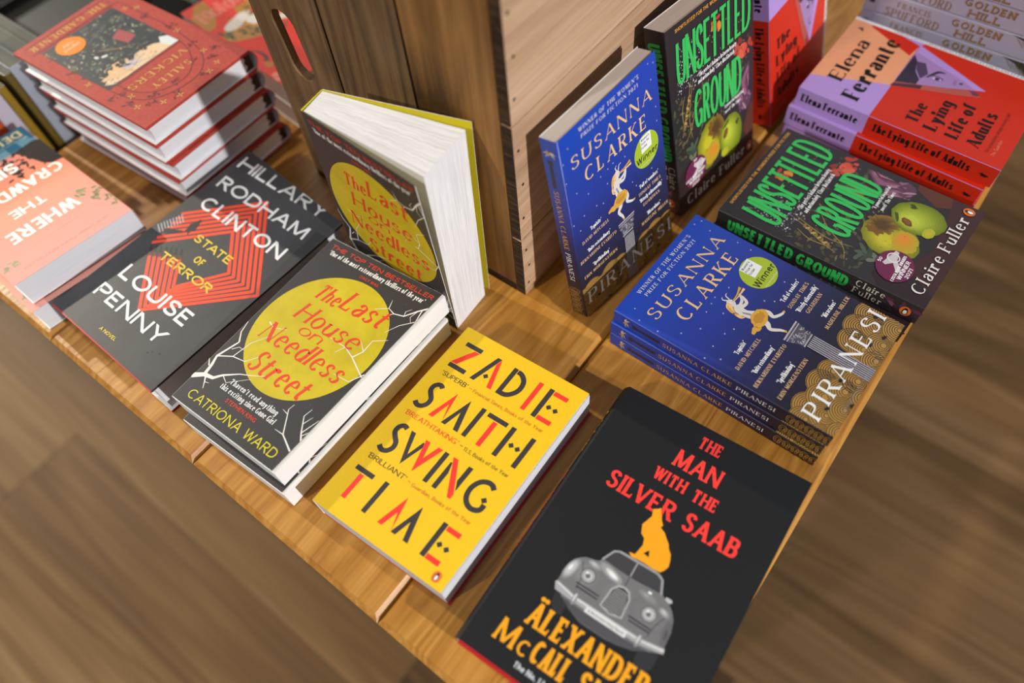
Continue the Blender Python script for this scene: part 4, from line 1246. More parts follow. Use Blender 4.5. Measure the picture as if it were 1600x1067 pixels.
def art_blue():
    A = Art(129, 198, True, 10.0)
    W_, C_ = WHITE, ink('#efe9df')
    A.txt("WINNER OF THE WOMEN'S", 26.4, 8.2, 78, 3.6, 'romanw', C_, 3, ang=1); A.txt('PRIZE FOR FICTION 2021', 28.4, 14.6, 74, 3.4, 'romanw', C_, 3, ang=1)
    A.txt('SUSANNA', 13, 34.6, 106, 11.6, 'romanw', GOLDL, 3, ang=1.2); A.txt('CLARKE', 27, 55.6, 82, 13.2, 'romanw', GOLDL, 3, ang=.8)
    # round award flash
    A.ell(105.6, 77.4, 16.6, 16.4, ink('#a9c02c'), 3, n=48)
    A.poly([(98, 62.8), (112.6, 62), (113, 77), (99, 78)], W_, 4)
    for i, s in enumerate(("Women's", 'Prize for', 'Fiction')):
        A.txt(s, 99.2, 66.4 + i * 3.8, (11.4, 11, 7.6)[i], 2.6, 'sans', ink('#55555a'), 5, ang=-2)
    A.txt('Winner', 91.4, 86.2, 29, 6.4, 'sans', BLACK, 5, ang=-1)
    A.txt('womensprize', 96, 90.6, 19, 2.0, 'light', ink('#e6ecc0'), 5)
    faun(A, 66.5, 101, .98, 4)
    # column
    G1, G2 = ink('#b9b4bd'), ink('#514d5c')
    A.poly([(60.2, 127), (81.6, 126.4), (80.6, 131), (78.4, 137), (78, 143.6), (64.6, 144), (63.6, 138), (61, 132)], G2, 4)
    A.line([(60.2, 127.4), (81.6, 126.8)], 1.3, G1, 5); A.line([(60.4, 130), (81, 129.4)], .7, G1, 5); A.line([(64.4, 143.4), (78.2, 143)], 1.2, G1, 5)
    rg = random.Random(2)
    for i in range(26):
        x, y = rg.uniform(63, 79.4), rg.uniform(131.4, 141.6)
        A.ring(x, y, rg.uniform(.7, 1.5), rg.uniform(.7, 1.5), .4, G1, 6, rg.uniform(0, 180), rg.uniform(200, 380), 9)
    A.poly([(65.6, 144.4), (77.4, 144.2), (78.4, 198), (66, 198)], ink('#3a3742'), 20)
    for i in range(7):
        A.line([(66.2 + i * 1.83, 145), (66.6 + i * 1.83, 198)], .75, G1, 21)
    # press quotes
    for u0, v0, w_, v1, wn, q, nm in ((91.2, 110, 27, 117.4, 31, "`Full of wonders'", 'SUNDAY TIMES'), (90, 125, 32, 131.4, 23.4, "`Utterly otherworldly'", 'GUARDIAN'), (97.6, 144.4, 19.6, 151, 37.4, "`Miraculous'", 'MADELINE MILLER'),
                                 (26, 105, 14.4, 112.6, 34.6, "`Exquisite'", 'DAVID MITCHELL'), (19.6, 125.2, 30, 132, 46.8, "`Quite extraordinary'", 'BERNARDINE EVARISTO'), (24, 145, 22, 151.8, 43, "`Spellbinding'", 'ERIN MORGENSTERN')):
        A.txt(q, u0, v0, w_, 4.2, 'text', W_, 4)
        A.txt(nm, u0 - (wn - w_) * .45 - (2 if u0 < 60 else 0), v1, wn, 3.4, 'roman', GOLDL, 4)
    # gilt cloud scrolls
    def scallop(cx, cy, r, layer):
        A.ell(cx, cy, r, r, GOLD, layer, n=30)
        k = 0
        rr = r - .7
        while rr > 1.6:
            A.ring(cx + .3 * k, cy + .25 * k, rr, rr, .62, INKD, layer + 1, 0, 360, 26)
            rr -= 1.55; k += 1
    lay = 5
    for cx, cy, r in ((20, 170, 12), (44, 170, 12.6), (57, 171, 11), (92, 171, 12), (106, 169, 12.4), (122, 171, 12), (8, 173, 12), (33, 176, 13), (88, 181, 11), (114, 180, 12.6), (130, 182, 12), (20, 184, 12), (46, 186, 12.6), (60, 190, 11), (84, 193, 11), (100, 191, 12.6), (4, 190, 11), (32, 193, 12), (120, 195, 12), (74, 199, 8), (14, 200, 10), (50, 201, 9)):
        scallop(cx, cy, r, lay); lay += .6
    for x, y in ((27, 183), (54, 180), (96, 184), (109, 190), (123, 176), (40, 197)):
        A.blob(x, y, 2.4, 1.4, INKD, 19, 20, .4)
    A.txt('PIRANESI', 13.6, 183.2, 113, 15, 'romanw', W_, 23)
    A.txt('WINNER OF THE COSTA', 30, 195, 60, 2.0, 'roman', ink('#8d8ea0'), 22)
    W2 = ink('#c9cbe6')
    for x, y in ((4.8, 22.6), (5.5, 40.9), (15.7, 57.5), (28.9, 67.8), (36.8, 86.3), (21.1, 84.8), (7.9, 85.2), (14.7, 96), (45.5, 63), (12, 13), (123, 46.6), (122.6, 60), (77.3, 65.2), (83.5, 96), (52.6, 75), (45, 90), (120, 20), (118, 5), (125, 8), (88, 103), (110, 100), (55, 62), (62, 61)):
        A.line([(x - .8, y), (x + .8, y)], .35, W2, 2); A.line([(x, y - .8), (x, y + .8)], .35, W2, 2)
    return A
def art_blue_spine():
    A = Art(198, 17, False)
    faun(A, 12.6, 9.4, .2, 1)
    A.poly([(19, 6.4), (21, 6.2), (23, 7.6), (46, 7.2), (46, 10.8), (23, 10.4), (21, 11.4), (19, 11.2)], ink('#2c2634'), 1)
    A.txt('SUSANNA CLARKE', 49, 11.2, 65, 5.2, 'roman', ink('#dba548'))
    A.txt('PIRANESI', 118, 11.2, 34, 5.2, 'roman', WHITE)
    for i in range(9):
        A.ring(165 + i * 3.9, 8.5 + (i % 2) * 2, 3.2, 5.4, .5, GOLD, 1, 0, 360, 16); A.ring(165 + i * 3.9, 8.5 + (i % 2) * 2, 1.8, 3, .4, GOLD, 1, 0, 360, 12)
    return A

# -- charcoal paperback with green lettering and apples
CHAR = mottled('charcoal_cover', '#242125', '#2f2b2f', 9, .46, 3)
CHARS = CHAR
GRN = ink('#35c05c')
def art_apples():
    A = Art(129, 198, True, 14.5)
    rg = random.Random(9)
    # still life behind the lettering
    A.poly([(30, 198), (34, 176), (50, 170), (68, 178), (110, 172), (129, 168), (129, 198)], ink('#3e201f'), 1)
    A.poly([(122, 138), (129, 136), (129, 168), (118, 172), (112, 160)], ink('#5b2f22'), 1)
    A.poly([(20, 145), (34, 150), (40, 168), (26, 198), (0, 198), (0, 170)], ink('#2a1a1e'), 1)
    for cols, n, (x0, x1, y0, y1), r in ((('#55503a', '#3f4a32', '#6c6743', '#48402e'), 60, (8, 60, 66, 136), 3.4), (('#39402e', '#5b5a44', '#4a4030'), 46, (30, 124, 60, 116), 3.4), (('#b8bcc4', '#8d929c', '#d3d6da'), 190, (14, 50, 18, 68), 1.0), (('#8e8a6a', '#a3946a', '#7c8070'), 90, (14, 124, 24, 126), 1.1)):
        for _ in range(n):
            A.blob(rg.uniform(x0, x1), rg.uniform(y0, y1), rg.uniform(.5, 1) * r, rg.uniform(.25, .7) * r, ink(rg.choice(cols)), 2, rg.uniform(0, 180), .35, 9)
    for pts in ([(33, 60), (30, 74), (24, 92), (20, 110)], [(36, 62), (32, 80), (30, 100), (34, 120)], [(24, 70), (20, 84), (22, 100)], [(50, 80), (40, 92), (30, 112), (18, 120)], [(60, 72), (52, 90), (48, 108)]):
        A.line(pts, [.5, .9, .8, .3][:len(pts)], ink('#9b8347'), 3, True)
    for k in range(9):
        A.blob(30.5 - k * .9, 74 + k * 3.4, 2.6, 1.3, ink('#b79a52' if k % 2 else '#8d7236'), 4, 50 if k % 2 else -10, .2, 10)
    for cx, cy, cols in ((72, 28, ('#c8632a', '#b9402c', '#d88a34')), (120, 74, ('#b6352a', '#d0503a')), (110, 74, ('#c4402f', '#d86043')), (106, 66, ('#8e2c28', '#b8503c')), (95, 92, ('#7a2c2c', '#a34636'))):
        for _ in range(10):
            A.blob(cx + rg.uniform(-6, 6), cy + rg.uniform(-6, 6), rg.uniform(2, 4.4), rg.uniform(1.6, 3.4), ink(rg.choice(cols)), 3, rg.uniform(0, 180), .25, 10)
    for k in range(15):                         # thistle / artichoke petals
        a = -1.0 + k * .17
        x, y = 112 + 6 * math.cos(a * 1.7), 112 + 12 * math.sin(a)
        A.poly([(x, y + 14), (x - 3.4, y + 2), (x + 9 * math.cos(a + 1.2), y - 12), (x + 3, y + 3)], ink(('#6d3a56', '#8d5674', '#a97b92', '#4d2a3e')[k % 4]), 3)
    A.blob(116, 130, 9, 8, ink('#5b3a4e'), 4, 0, .1)
    for _ in range(12):
        A.blob(rg.uniform(104, 124), rg.uniform(116, 136), rg.uniform(3, 6), 1.1, ink(rg.choice(('#8d5f7c', '#4c2c40', '#a98a9c'))), 5, rg.uniform(40, 100), .2, 10)
    # apples
    A.shade(60, 142, 20, 27, '#7f8216', '#c9c02c', 6, 8, -4, -3, 10, .03); A.shade(62, 154, 12, 12, '#b9a626', '#e08a2c', 9.2, 20, 4, -2, 7, .08)
    A.shade(69, 130, 10.5, 13, '#8a6a26', '#4a3018', 11.4, -20, -1, -1, 6, .26, .35); A.blob(61, 127, 4, 8, ink('#7a5524'), 13.4, 10, .4, 18, 3)
    A.shade(92, 153, 17.6, 24.4, '#6c7c14', '#c6d440', 13.6, -6, -6, -6, 11, .02); A.shade(82, 167, 6, 5, '#a9b82a', '#cdb02c', 17, 20, 0, 0, 5, .05)
    A.blob(83.6, 146, 3.4, 5.6, ink('#6b3d1c'), 18.6, 20, .1, 18); A.blob(84, 146, 2.0, 3.8, ink('#8a5428'), 19, 20, .1, 14); A.blob(85, 136, 1.6, 5, ink('#44521a'), 18.6, 60, .3, 14); A.blob(102, 144, 2, 3.4, ink('#3a4418'), 18.6, 0, .5, 14)
    for _ in range(16):
        A.ell(rg.uniform(44, 100), rg.uniform(132, 168), .3, .3, ink('#4a4a18'), 19, n=6)
    for k in range(8):
        A.blob(28 + k * 1.6, 128 + (k % 3) * 6, 6, 2, ink(('#4d5a4a', '#3a4638', '#6a7360')[k % 3]), 5, 20 + k * 18, .2, 12)
    A.txt("SHORTLISTED FOR THE WOMEN'S PRIZE FOR FICTION", 13, 6.6, 110, 3.2, 'bold', ink('#d89a3e'), 20)
    A.txt('UNSETTLED', 13.4, 55.2, 110.4, 40.5, 'cond', GRN, 20); A.txt('GROUND', 36.6, 112.6, 72.6, 39, 'cond', GRN, 20)
    A.txt("`The perfect balance between beauty", 43.6, 62.4, 57.6, 4.4, 'text', WHITE, 22, ang=-.8); A.txt("and melancholy' Clare Mackintosh", 43, 68.6, 55, 4.4, 'text', WHITE, 22, ang=-.8)
    A.txt("`A powerful beautiful", 81, 117, 31, 3.8, 'text', WHITE, 22); A.txt("novel' The Times", 83, 123.4, 25, 3.8, 'text', WHITE, 22)
    A.ell(36, 158.8, 16, 16.4, ink('#6d1d4a'), 22, n=44)
    A.poly([(34, 148), (50.6, 152.4), (50.4, 155.6), (42, 158), (33, 166.4), (31, 162), (38, 156), (33, 151)], ink('#cfc6cc'), 23); A.ring(43, 154, 4.4, 5.2, 1.1, ink('#e6dfe4'), 24); A.ell(41, 153, 3.4, 4.2, ink('#a38aa0'), 23)
    A.txt('COSTA BOOK AWARDS', 21, 164.6, 29, 2.9, 'bold', WHITE, 24, ang=-3); A.txt('WINNER', 25.6, 169, 21, 3.8, 'bold', WHITE, 24, ang=-2); A.txt('2021', 30, 173.6, 11, 3.4, 'bold', WHITE, 24, ang=-2); A.txt('50', 33, 146.6, 5, 3, 'bold', WHITE, 24)
    A.txt('Claire Fuller', 21.8, 190.6, 92, 11.4, 'roman', ink('#e6e2dc'), 24)
    penguin(A, 121.6, 186, 5.2, 24)
    return A
def art_apples_spine():
    A = Art(198, 24, False)
    A.txt('UNSETTLED GROUND', 12, 18.8, 121, 14, 'bold', GRN)
    A.txt('Claire', 139, 10.4, 27, 7.4, 'roman', ink('#ded7c6')); A.txt('Fuller', 139, 20, 27, 7.4, 'roman', ink('#ded7c6'))
    for k in range(7):
        A.blob(170 + k * 4, 12 + (k % 3) * 4 - 4, 5, 2.2, ink(('#5b2c48', '#7a4a66', '#35182a')[k % 3]), 1, 30 * k, .2, 12)
    penguin(A, 186, 13, 6, 3, 0)
    return A

# -- red, lilac and peach paperback
LIL, PEA, SCA, SCD = ink('#b493dc'), ink('#eda476'), ink('#cd290d', .5, .35), ink('#cd290d', .5, .35)
def art_lilac():
    A = Art(129, 198)
    K = ink('#0f0c0a', .55, .3)
    A.rect(0, 0, 129, 73.4, LIL, 1)
    A.poly([(22.5, 0), (126, 0), (126, 32), (120.4, 46), (119, 72.6), (50.6, 72.6)], PEA, 2)
    A.poly([(126, 25), (121.4, 46), (119.4, 74), (126, 74)], SCD, 3); A.poly([(122, 20), (126.2, 20), (126.2, 74), (100, 70)], SCD, 3)
    A.rect(0, 73, 129, 198, SCA, 1); A.poly([(110, 74), (129, 74), (129, 198), (84, 198), (78, 150)], SCD, 2)
    A.poly([(126.2, 46), (119, 73.6), (126.2, 77)], LIL, 4)
    A.poly([(120.4, 73.6), (54, 73.2), (90, 150.6)], LIL, 4)
    # photograph of a face seen through the triangle
    D1, D2, D3, D4 = ink('#2e2438'), ink('#8f6ea8'), ink('#a482bc'), ink('#4c385c')
    A.poly([(108.6, 75), (104, 73.8), (54, 73.2), (86, 142), (92, 130)], D3, 5)
    A.poly([(104.6, 74), (54, 73.2), (63, 92), (72, 92), (82, 84), (96, 80)], D1, 6)
    A.poly([(96, 80), (84, 84), (74, 92), (84, 96), (98, 88)], D4, 6)
    A.line([(79, 96.4), (86, 100), (92.4, 104), (93.4, 110)], [1.4, 3.0, 3.2, .8], D1, 7, True)
    A.blob(83, 106, 6.2, 2.6, D2, 6, 84, .08); A.blob(81.8, 105.4, 4.4, 1.7, ink('#d4c2e4'), 7, 84, .1); A.ell(81.8, 106, 2.1, 2.3, D1, 8); A.line([(84, 99.6), (85.6, 105), (83.6, 111)], .8, D1, 8, True)
    A.blob(87.6, 127.6, 2.2, 1.2, D1, 7, 60, .2); A.blob(86, 122, 1.6, 4, D2, 6, 80, .2); A.blob(82.6, 141.6, 3.4, 1.8, ink('#6a3a5c'), 7, 80, .2)
    A.poly([(49.6, 71.6), (57, 73.3), (84.6, 143), (79.6, 150), (73, 136)], ink('#b4554c'), 6); A.poly([(49.6, 71.8), (55, 73.2), (66, 98), (60, 98)], ink('#4a2430'), 7); A.blob(80.6, 144, 3.6, 1.8, ink('#6e3040'), 8, 82, .2)
    A.rect(124.6, 0, 129, 198, ink('#e9edf0'), 9)
    A.txt('SOON TO BE A MAJOR SERIES', 0, 0, 1, .5, 'sans', ink('#e9edf0'), 9)
    for k in range(46):                         # tiny type running down the white edge strip
        A.rect(126.1, 42 + k * 3.05, 127.5, 42 + k * 3.05 + (1.6 + (k * 7 % 5) * .22), ink('#5d6468'), 10)
    A.txt('Elena', 28.6, 30.4, 68.8, 14.8, 'didone', K, 10); A.txt('Ferrante', 11.2, 55.6, 103, 17.2, 'didone', K, 10)
    A.txt('The', 13.6, 113.6, 29.6, 11.6, 'didone', K, 10); A.txt('Lying', 13, 132.2, 46, 12.4, 'didone', K, 10); A.txt('Life of', 14, 152, 51.6, 12, 'didone', K, 10); A.txt('Adults', 13, 172, 52, 12, 'didone', K, 10)
    A.txt("`An astonishing deeply moving tale'", 13.4, 181, 60, 3.4, 'hand', ink('#7a1d10'), 10); A.txt('The Guardian', 12, 186.8, 23, 3.2, 'hand', ink('#e08a6a'), 10)
    A.blob(113.4, 12, 2.6, 1.1, K, 10, 60, .4); A.blob(111.6, 13.6, 1.0, 2.4, K, 10, 30, .3)
    return A
def art_lilac_spine():
    A = Art(198, 22, False)
    A.rect(0, .3, 73.2, 21.7, LIL, 1); A.rect(73.2, .3, 197.8, 21.7, SCA, 1)
    A.txt('Elena Ferrante', 5, 14.2, 60, 8.6, 'didspine', ink('#0f0c0a', .55, .3), 3); A.txt('The Lying Life of Adults', 80, 14.2, 95, 8.6, 'didspine', ink('#0f0c0a', .55, .3), 3)
    A.blob(188, 11.5, 4, 1.6, ink('#0f0c0a', .55, .3), 3, 10, .4)
    return A

# -- red clothbound gift hardback
CLOTH = mottled('red_boards', '#a83c32', '#ba4c40', 260, .6, 3, .3, .7, .3)
def art_garden():
    A = Art(135, 212)
    V, G = ink('#5a1820'), ink('#dcb258', .35)
    for o in (0,):
        A.line([(118, 198), (119, 160), (119, 118), (117.6, 79), (116, 56), (110, 36), (98, 24), (84, 17.5), (66, 14.6), (50, 17), (36, 27), (26, 44), (18.6, 75), (15.6, 112), (15.6, 153), (15.4, 182)], .9, V, 2, True)
        A.line([(108.6, 77), (107, 56), (100, 40), (88, 29), (72, 24), (56, 26), (42, 38), (31, 56), (26.4, 75)], .8, V, 2, True)
    for a, b, c_, d in ((22, 188.6, 126, 204.4),):
        A.line([(a, b), (c_, b), (c_, d), (a, d), (a, b)], .8, V, 2)
    A.line([(15, 186.6), (120, 186.6)], .8, V, 2); A.line([(26, 73), (109, 73)], .8, V, 2)
    rg = random.Random(4)
    for cx, cy in ((121, 41), (16, 34), (86, 12), (48, 12), (71, 27), (108, 23), (124, 62), (14, 102), (27, 24), (118, 112), (120, 130), (17, 140), (113, 60), (22, 60), (98, 30), (40, 36), (118, 165)):
        for _ in range(7):
            A.blob(cx + rg.uniform(-5, 5), cy + rg.uniform(-4, 4), rg.uniform(1, 2.4), rg.uniform(.5, 1), V, 3, rg.uniform(0, 180), .2, 9)
        A.line([(cx - 5, cy + rg.uniform(-3, 3)), (cx, cy), (cx + 5, cy + rg.uniform(-3, 3))], .5, V, 3, True)
    for cx, cy in ((119, 30), (44, 10), (84, 8), (24, 40), (112, 48), (16, 90), (124, 100), (12, 160), (20, 170), (117, 176), (100, 14), (30, 14)):
        for k in range(4):
            A.blob(cx + 2.2 * math.cos(k * 1.57 + cy), cy + 2.2 * math.sin(k * 1.57 + cy), 1.9, .6, G, 4, math.degrees(k * 1.57 + cy), .2, 8)
    # painted panel
    A.rect(26.4, 75, 118.6, 184, ink('#2b3034'), 3)
    A.poly([(26.6, 75.4), (60, 76), (108.6, 77), (116, 84), (92, 98), (74, 90), (64, 100), (44, 94), (36, 86)], ink('#e9c9a0'), 4); A.poly([(26.6, 75.4), (36, 75.6), (40, 88), (34, 98), (27, 92)], ink('#dfe3e2'), 5)
    A.blob(92, 92, 18, 12, ink('#e6b98a'), 5, -10, .2, 22, 2); A.blob(78, 88, 10, 6, ink('#c9c2c6'), 6, 0, .3, 18, 3); A.blob(84, 92, 6, 2.2, ink('#353a3c'), 7, 30, .3, 16, 5)
    for _ in range(80):
        A.blob(rg.uniform(28, 117), rg.uniform(96, 182), rg.uniform(2, 6), rg.uniform(1, 4), ink(rg.choice(('#343c38', '#22272c', '#4a5044', '#3c4450', '#57583f', '#2b2a30'))), 6, rg.uniform(0, 180), .3, 12)
    for _ in range(260):
        x, y = rg.uniform(28, 117), rg.uniform(100, 182)
        A.blob(x, y, rg.uniform(.8, 2.6), rg.uniform(.4, 1.1), ink(rg.choice(('#6f7a5c', '#8a8f76', '#59666a', '#4f5a3e', '#a0935a', '#5a5470', '#3d4a52', '#b7b49a'))), 7, rg.uniform(0, 180), .3, 8)
    for _ in range(46):
        A.line([(rg.uniform(60, 114), rg.uniform(76, 94))] * 1 + [(rg.uniform(60, 114), rg.uniform(76, 94))], .35, ink(rg.choice(('#c08f6c', '#9a8f9c', '#f2e2c8', '#6d5c52'))), 8) if rg.random() < .25 else A.blob(rg.uniform(50, 114), rg.uniform(77, 98), rg.uniform(1, 3), rg.uniform(.4, 1), ink(rg.choice(('#c99c78', '#b7a9ae', '#f0dcc0', '#8f7f78'))), 8, rg.uniform(0, 180), .3, 8)
    A.blob(46, 112, 16, 10, ink('#2a2e30'), 7, 20, .2, 22, 8); A.poly([(44, 122), (58, 118), (62, 140), (48, 146)], ink('#a8484a'), 8)
    A.blob(87, 128, 6, 5, ink('#17181a'), 8, 0, .15); A.blob(86, 122, 3.4, 2, ink('#e2dfdc'), 9, 20, .2); A.blob(92, 127, 2, 3, ink('#d8d4d2'), 9, 0, .2)
    A.line([(60, 112), (72, 122), (84, 134)], [.8, 1.2, .8], ink('#a98738'), 9, True)
    A.txt('SALLEY', 43, 43.8, 48, 8.4, 'romanw', G, 6); A.txt('VICKERS', 33, 62.4, 73, 9, 'romanw', G, 6)
    A.txt('THE GARDENER', 26, 201.4, 96, 9, 'romanw', G, 6)
    return A
ORANGE = ink('#ef8a12', .4)
def art_sticker():
    A = Art(135, 212, False)
    A.ell(94, 167.6, 15.4, 16.2, ORANGE, 10, n=44)
    A.txt('signed', 84.4, 166.4, 19, 5.4, 'hand', ink('#f6e3c4'), 12); A.txt('copy', 87.6, 173.4, 12.4, 5.2, 'hand', ink('#f6e3c4'), 12)
    return A

# -- sunset paperback
SUN = gradient('sunset_cover', [(0.0, '#f0aba0'), (0.25, '#efa592'), (0.45, '#f2a184'), (0.6, '#ef8560'), (0.8, '#e07a68'), (0.84, '#35728c'), (1.0, '#2f6b86')], 'Y', .62, .25)
def art_sunset():
    A = Art(126, 204)
    rg = random.Random(6)
    K = ink('#211917', .7, .15)
    W_ = ink('#f1ece6')
    v = lambda y: y
    A.poly([(0, v(168)), (6, v(172)), (20, v(170)), (30, v(168)), (26, v(160)), (18, v(132)), (12, v(124)), (0, v(122))], K, 2)
    for _ in range(60):
        A.blob(rg.uniform(14, 56), v(rg.uniform(128, 168)), rg.uniform(1.4, 4), rg.uniform(.8, 2.4), K, 3, rg.uniform(0, 180), .35, 10)
    for x, y in ((5, 54), (8, 48), (16, 62), (5, 34), (12, 44), (22, 60), (4, 24), (116, 28), (112, 24), (121, 22)):
        for _ in range(5):
            A.blob(x + rg.uniform(-4, 4), v(y + rg.uniform(-4, 4)), rg.uniform(1.6, 3.4), rg.uniform(.8, 1.4), ink(rg.choice(('#6f7a3c', '#55602e', '#8a8a4a'))), 3, rg.uniform(0, 180), .2, 9)
    T_ = ink('#c98a7c')
    A.txt('NEW YORK TIMES BESTSELLER', 19, 13, 90, 3.0, 'roman', T_, 5)
    A.txt('WHERE', 26, 64, 75, 17.6, 'bold', W_, 6); A.txt('THE', 44, 90.4, 38, 13, 'bold', W_, 6)
    A.txt('CRAWDADS', 7, 123.4, 112, 16, 'bold', W_, 6); A.txt('SING', 38, 157, 52, 16.4, 'bold', W_, 6)
    A.line([(22, 72), (52, 72)], .4, ink('#f3c08a'), 5); A.line([(30, 34), (90, 34)], .4, ink('#f3c08a'), 5)
    A.txt('DELIA OWENS', 8, 199.4, 108, 12, 'bold', ink('#e4cf94'), 6); A.txt('The international number one bestseller', 6, 184.6, 100, 2.6, 'text', ink('#b9cdd6'), 6)
    return A

# -- scarlet paperback with curling ochre and white forms
VERM = ink('#e23318')
def art_scarlet():
    A = Art(140, 209)
    rg = random.Random(21)
    O_, P_, W_, D_ = ink('#b9801c'), ink('#f08a78'), ink('#e6ded2'), ink('#454a38')
    A.poly([(139, 150), (128, 150), (112, 172), (108, 206), (122, 206), (139, 186)], O_, 1); A.poly([(60, 150), (96, 146), (92, 164), (58, 166)], O_, 1); A.poly([(139, 122), (110, 150), (80, 142), (66, 120), (70, 96), (96, 92), (112, 100), (126, 108)], ink('#c58a3a'), 1)
    A.blob(104, 140, 22, 9, W_, 2, -20, .12); A.blob(88, 128, 9, 10, W_, 3, 0, .12); A.blob(72, 118, 16, 7, W_, 2, -24, .15); A.blob(90, 96, 9, 6, W_, 3, 10, .12); A.blob(56, 104, 12, 8, W_, 3, 10, .2); A.blob(50, 86, 10, 6, W_, 3, 10, .2)
    for _ in range(70):
        t = rg.random()
        A.blob(132 - 60 * t + rg.uniform(-6, 6), 132 - 44 * t + rg.uniform(-9, 9), rg.uniform(1.4, 3.4), rg.uniform(1, 2), D_ if rg.random() < .6 else ink('#6c6a3c'), 4, rg.uniform(0, 180), .3, 9)
    for _ in range(40):
        A.blob(rg.uniform(48, 86), rg.uniform(134, 158), rg.uniform(1.4, 3.4), rg.uniform(1, 2), D_ if rg.random() < .6 else ink('#7d7440'), 4, rg.uniform(0, 180), .3, 9)
    A.line([(128, 84), (122, 72), (122, 60), (128, 50)], [1, 3, 4, 5], ink('#4a3428'), 4, True); A.blob(128, 46, 4, 7, ink('#c07a2a'), 5, 0, .25)
    for cx, cy in ((134, 26), (128, 20), (138, 18), (60, 60), (50, 40)):
        A.blob(cx, cy, 4, 4.6, P_, 4, 0, .3)
    # inline display lettering, double strokes
    for i, x in enumerate((132, 122, 112, 102, 92, 82, 72, 62)):
        y = 176 + (i % 2) * 3
        if i % 3 == 0:
            A.line([(x, y - 12), (x, y + 14)], 2.2, P_, 6); A.line([(x - 3.6, y - 12), (x - 3.6, y + 14)], 1.4, P_, 6)
        else:
            A.ring(x - 2, y, 4.4, 9, 2.2, P_, 6); A.ring(x - 2, y, 2, 6, .8, P_, 6)
    return A

# ------------------------------------------------------------------ the books on the table
up = lambda q, dz: [(p[0], p[1], p[2] + dz) for p in q]

# yellow paperback, lying alone between the moon books and the black hardback
QZ = [(-308.9, 229.9, 33.0), (-184.4, 236.5, 33.0), (-180.5, 40.9, 33.0), (-308.1, 35.1, 33.0)]
flat_book('yellow paperback with tall black and red lettering lying flat near the table edge', None, QZ, 32.7, 129, 198, YEL, art_yellow(),
          spine=YEL, back_mat=ink('#b3151a'), back_out=3.0, paper=PB, fore=-.6, gap=1.0)

# moon paperbacks: two lying, one fanned open and standing
QN = [(-464.2, 224.3, 54.2), (-337.8, 233.8, 54.2), (-339.1, 31.2, 54.2), (-458.1, 27.4, 54.2)]
moon = art_moon()
YIN = ink('#d9cf86')
nb, _ = flat_book('thick paperback with a yellow moon cover, upper of the flat pair at table edge', 'yellow moon paperbacks', QN, 26.6, 127, 197, COAL, moon,
                  inner=YIN, paper=PW, fore=-2.6, top=-.6, gap=.6, front_side=ink('#cfc9b4'))
dup(nb, 'yellow moon paperback mostly covered, lower of the flat pair at the table edge', (3.6, -6.5, -27.0), .6)
NUQ = [(-461.3, 239.7, 195), (-332.8, 229.8, 195), (-330.6, 235.6, .4), (-459, 236, .4)]
NUB = [(-465, 267, 194.5), (-338.6, 301.6, 197), (-335.6, 290, .4), (-462, 262, .4)]
NBL = [(-459, 241.2, 194), (-333.2, 239.9, 195.6), (-331.6, 237.4, .8), (-458, 238, .8), (-463, 266, 194), (-338.8, 293.8, 195.2), (-334.2, 281, .8), (-460.6, 261, .8)]
book('fanned-open moon paperback with a yellow back cover standing upright against the crate', 'yellow moon paperbacks', NUQ, NUB, 127, 197, COAL, moon,
     inner=ink('#d8c92a'), back_mat=ink('#c4bb16'), paper=PF, block=NBL)

# dark grey hardback with the orange diamond
QS = [(-633.9, 265.2, 41.0), (-480.1, 248.6, 41.0), (-486.4, 20.1, 41.0), (-639.4, 24.1, 41.0)]
flat_book('dark grey hardback with a nested orange diamond and white capitals lying flat', None, QS, 40.7, 153, 234, SLATE, art_diamond(),
          hard=True, board=ink('#b8141e'), bulge=4, paper=PB, page_bow=2.5, peek=(1.4, 1.0), back_mat=ink('#3a3a3e'))

# black hardback with the car
QC = [(-162.2, 263.6, 28.0), (-5.3, 272.9, 28.0), (5.7, 34.7, 28.0), (-151.2, 25.4, 28.0)]
flat_book('black hardback with a grey vintage car and orange howling animal at the table corner', None, QC, 27.7, 150, 232, INKB, art_car(),
          hard=True, board=ink('#b01016'), bulge=6, paper=PW, page_bow=2, peek=(2.6, 2.6), spine_art=art_car_spine())

# blue and gold paperbacks with the running faun
QP = [(-207.0, 306.6, 51.2), (-203.9, 438.0, 51.2), (-5.9, 427.9, 51.2), (-9.6, 303.0, 51.2)]
blue, bsp = art_blue(), art_blue_spine()
pb, _ = flat_book('blue paperback with a running faun and gold scrolls, top of the flat stack of three', 'blue faun paperbacks', QP, 16.8, 129, 198, BLUE, blue,
                  spine=BLUES, spine_art=bsp, paper=PC, back_mat=ink('#1d1a30'))
dup(pb, 'blue faun paperback in the middle of the flat stack of three', (-1.6, -1.2, -17.0), .35)
dup(pb, 'blue faun paperback at the bottom of the flat stack, on the table', (-.4, -2.2, -34.0), -.3)
book('blue faun paperback standing upright, leaning on the right side of the crate', 'blue faun paperbacks',
     [(-273.1, 317.2, 197.2), (-269.4, 446.2, 194.4), (-223.0, 439.1, 3.1), (-239.5, 314.6, 3.1)], [(-289.3, 317.6, 194.4), (-285.6, 446.6, 191.6), (-239.2, 439.5, .3), (-255.8, 315.0, .3)],
     129, 198, BLUE, blue, spine=BLUES, spine_art=bsp, paper=PC, back_mat=ink('#1d1a30'), block=None, gap=2.0)

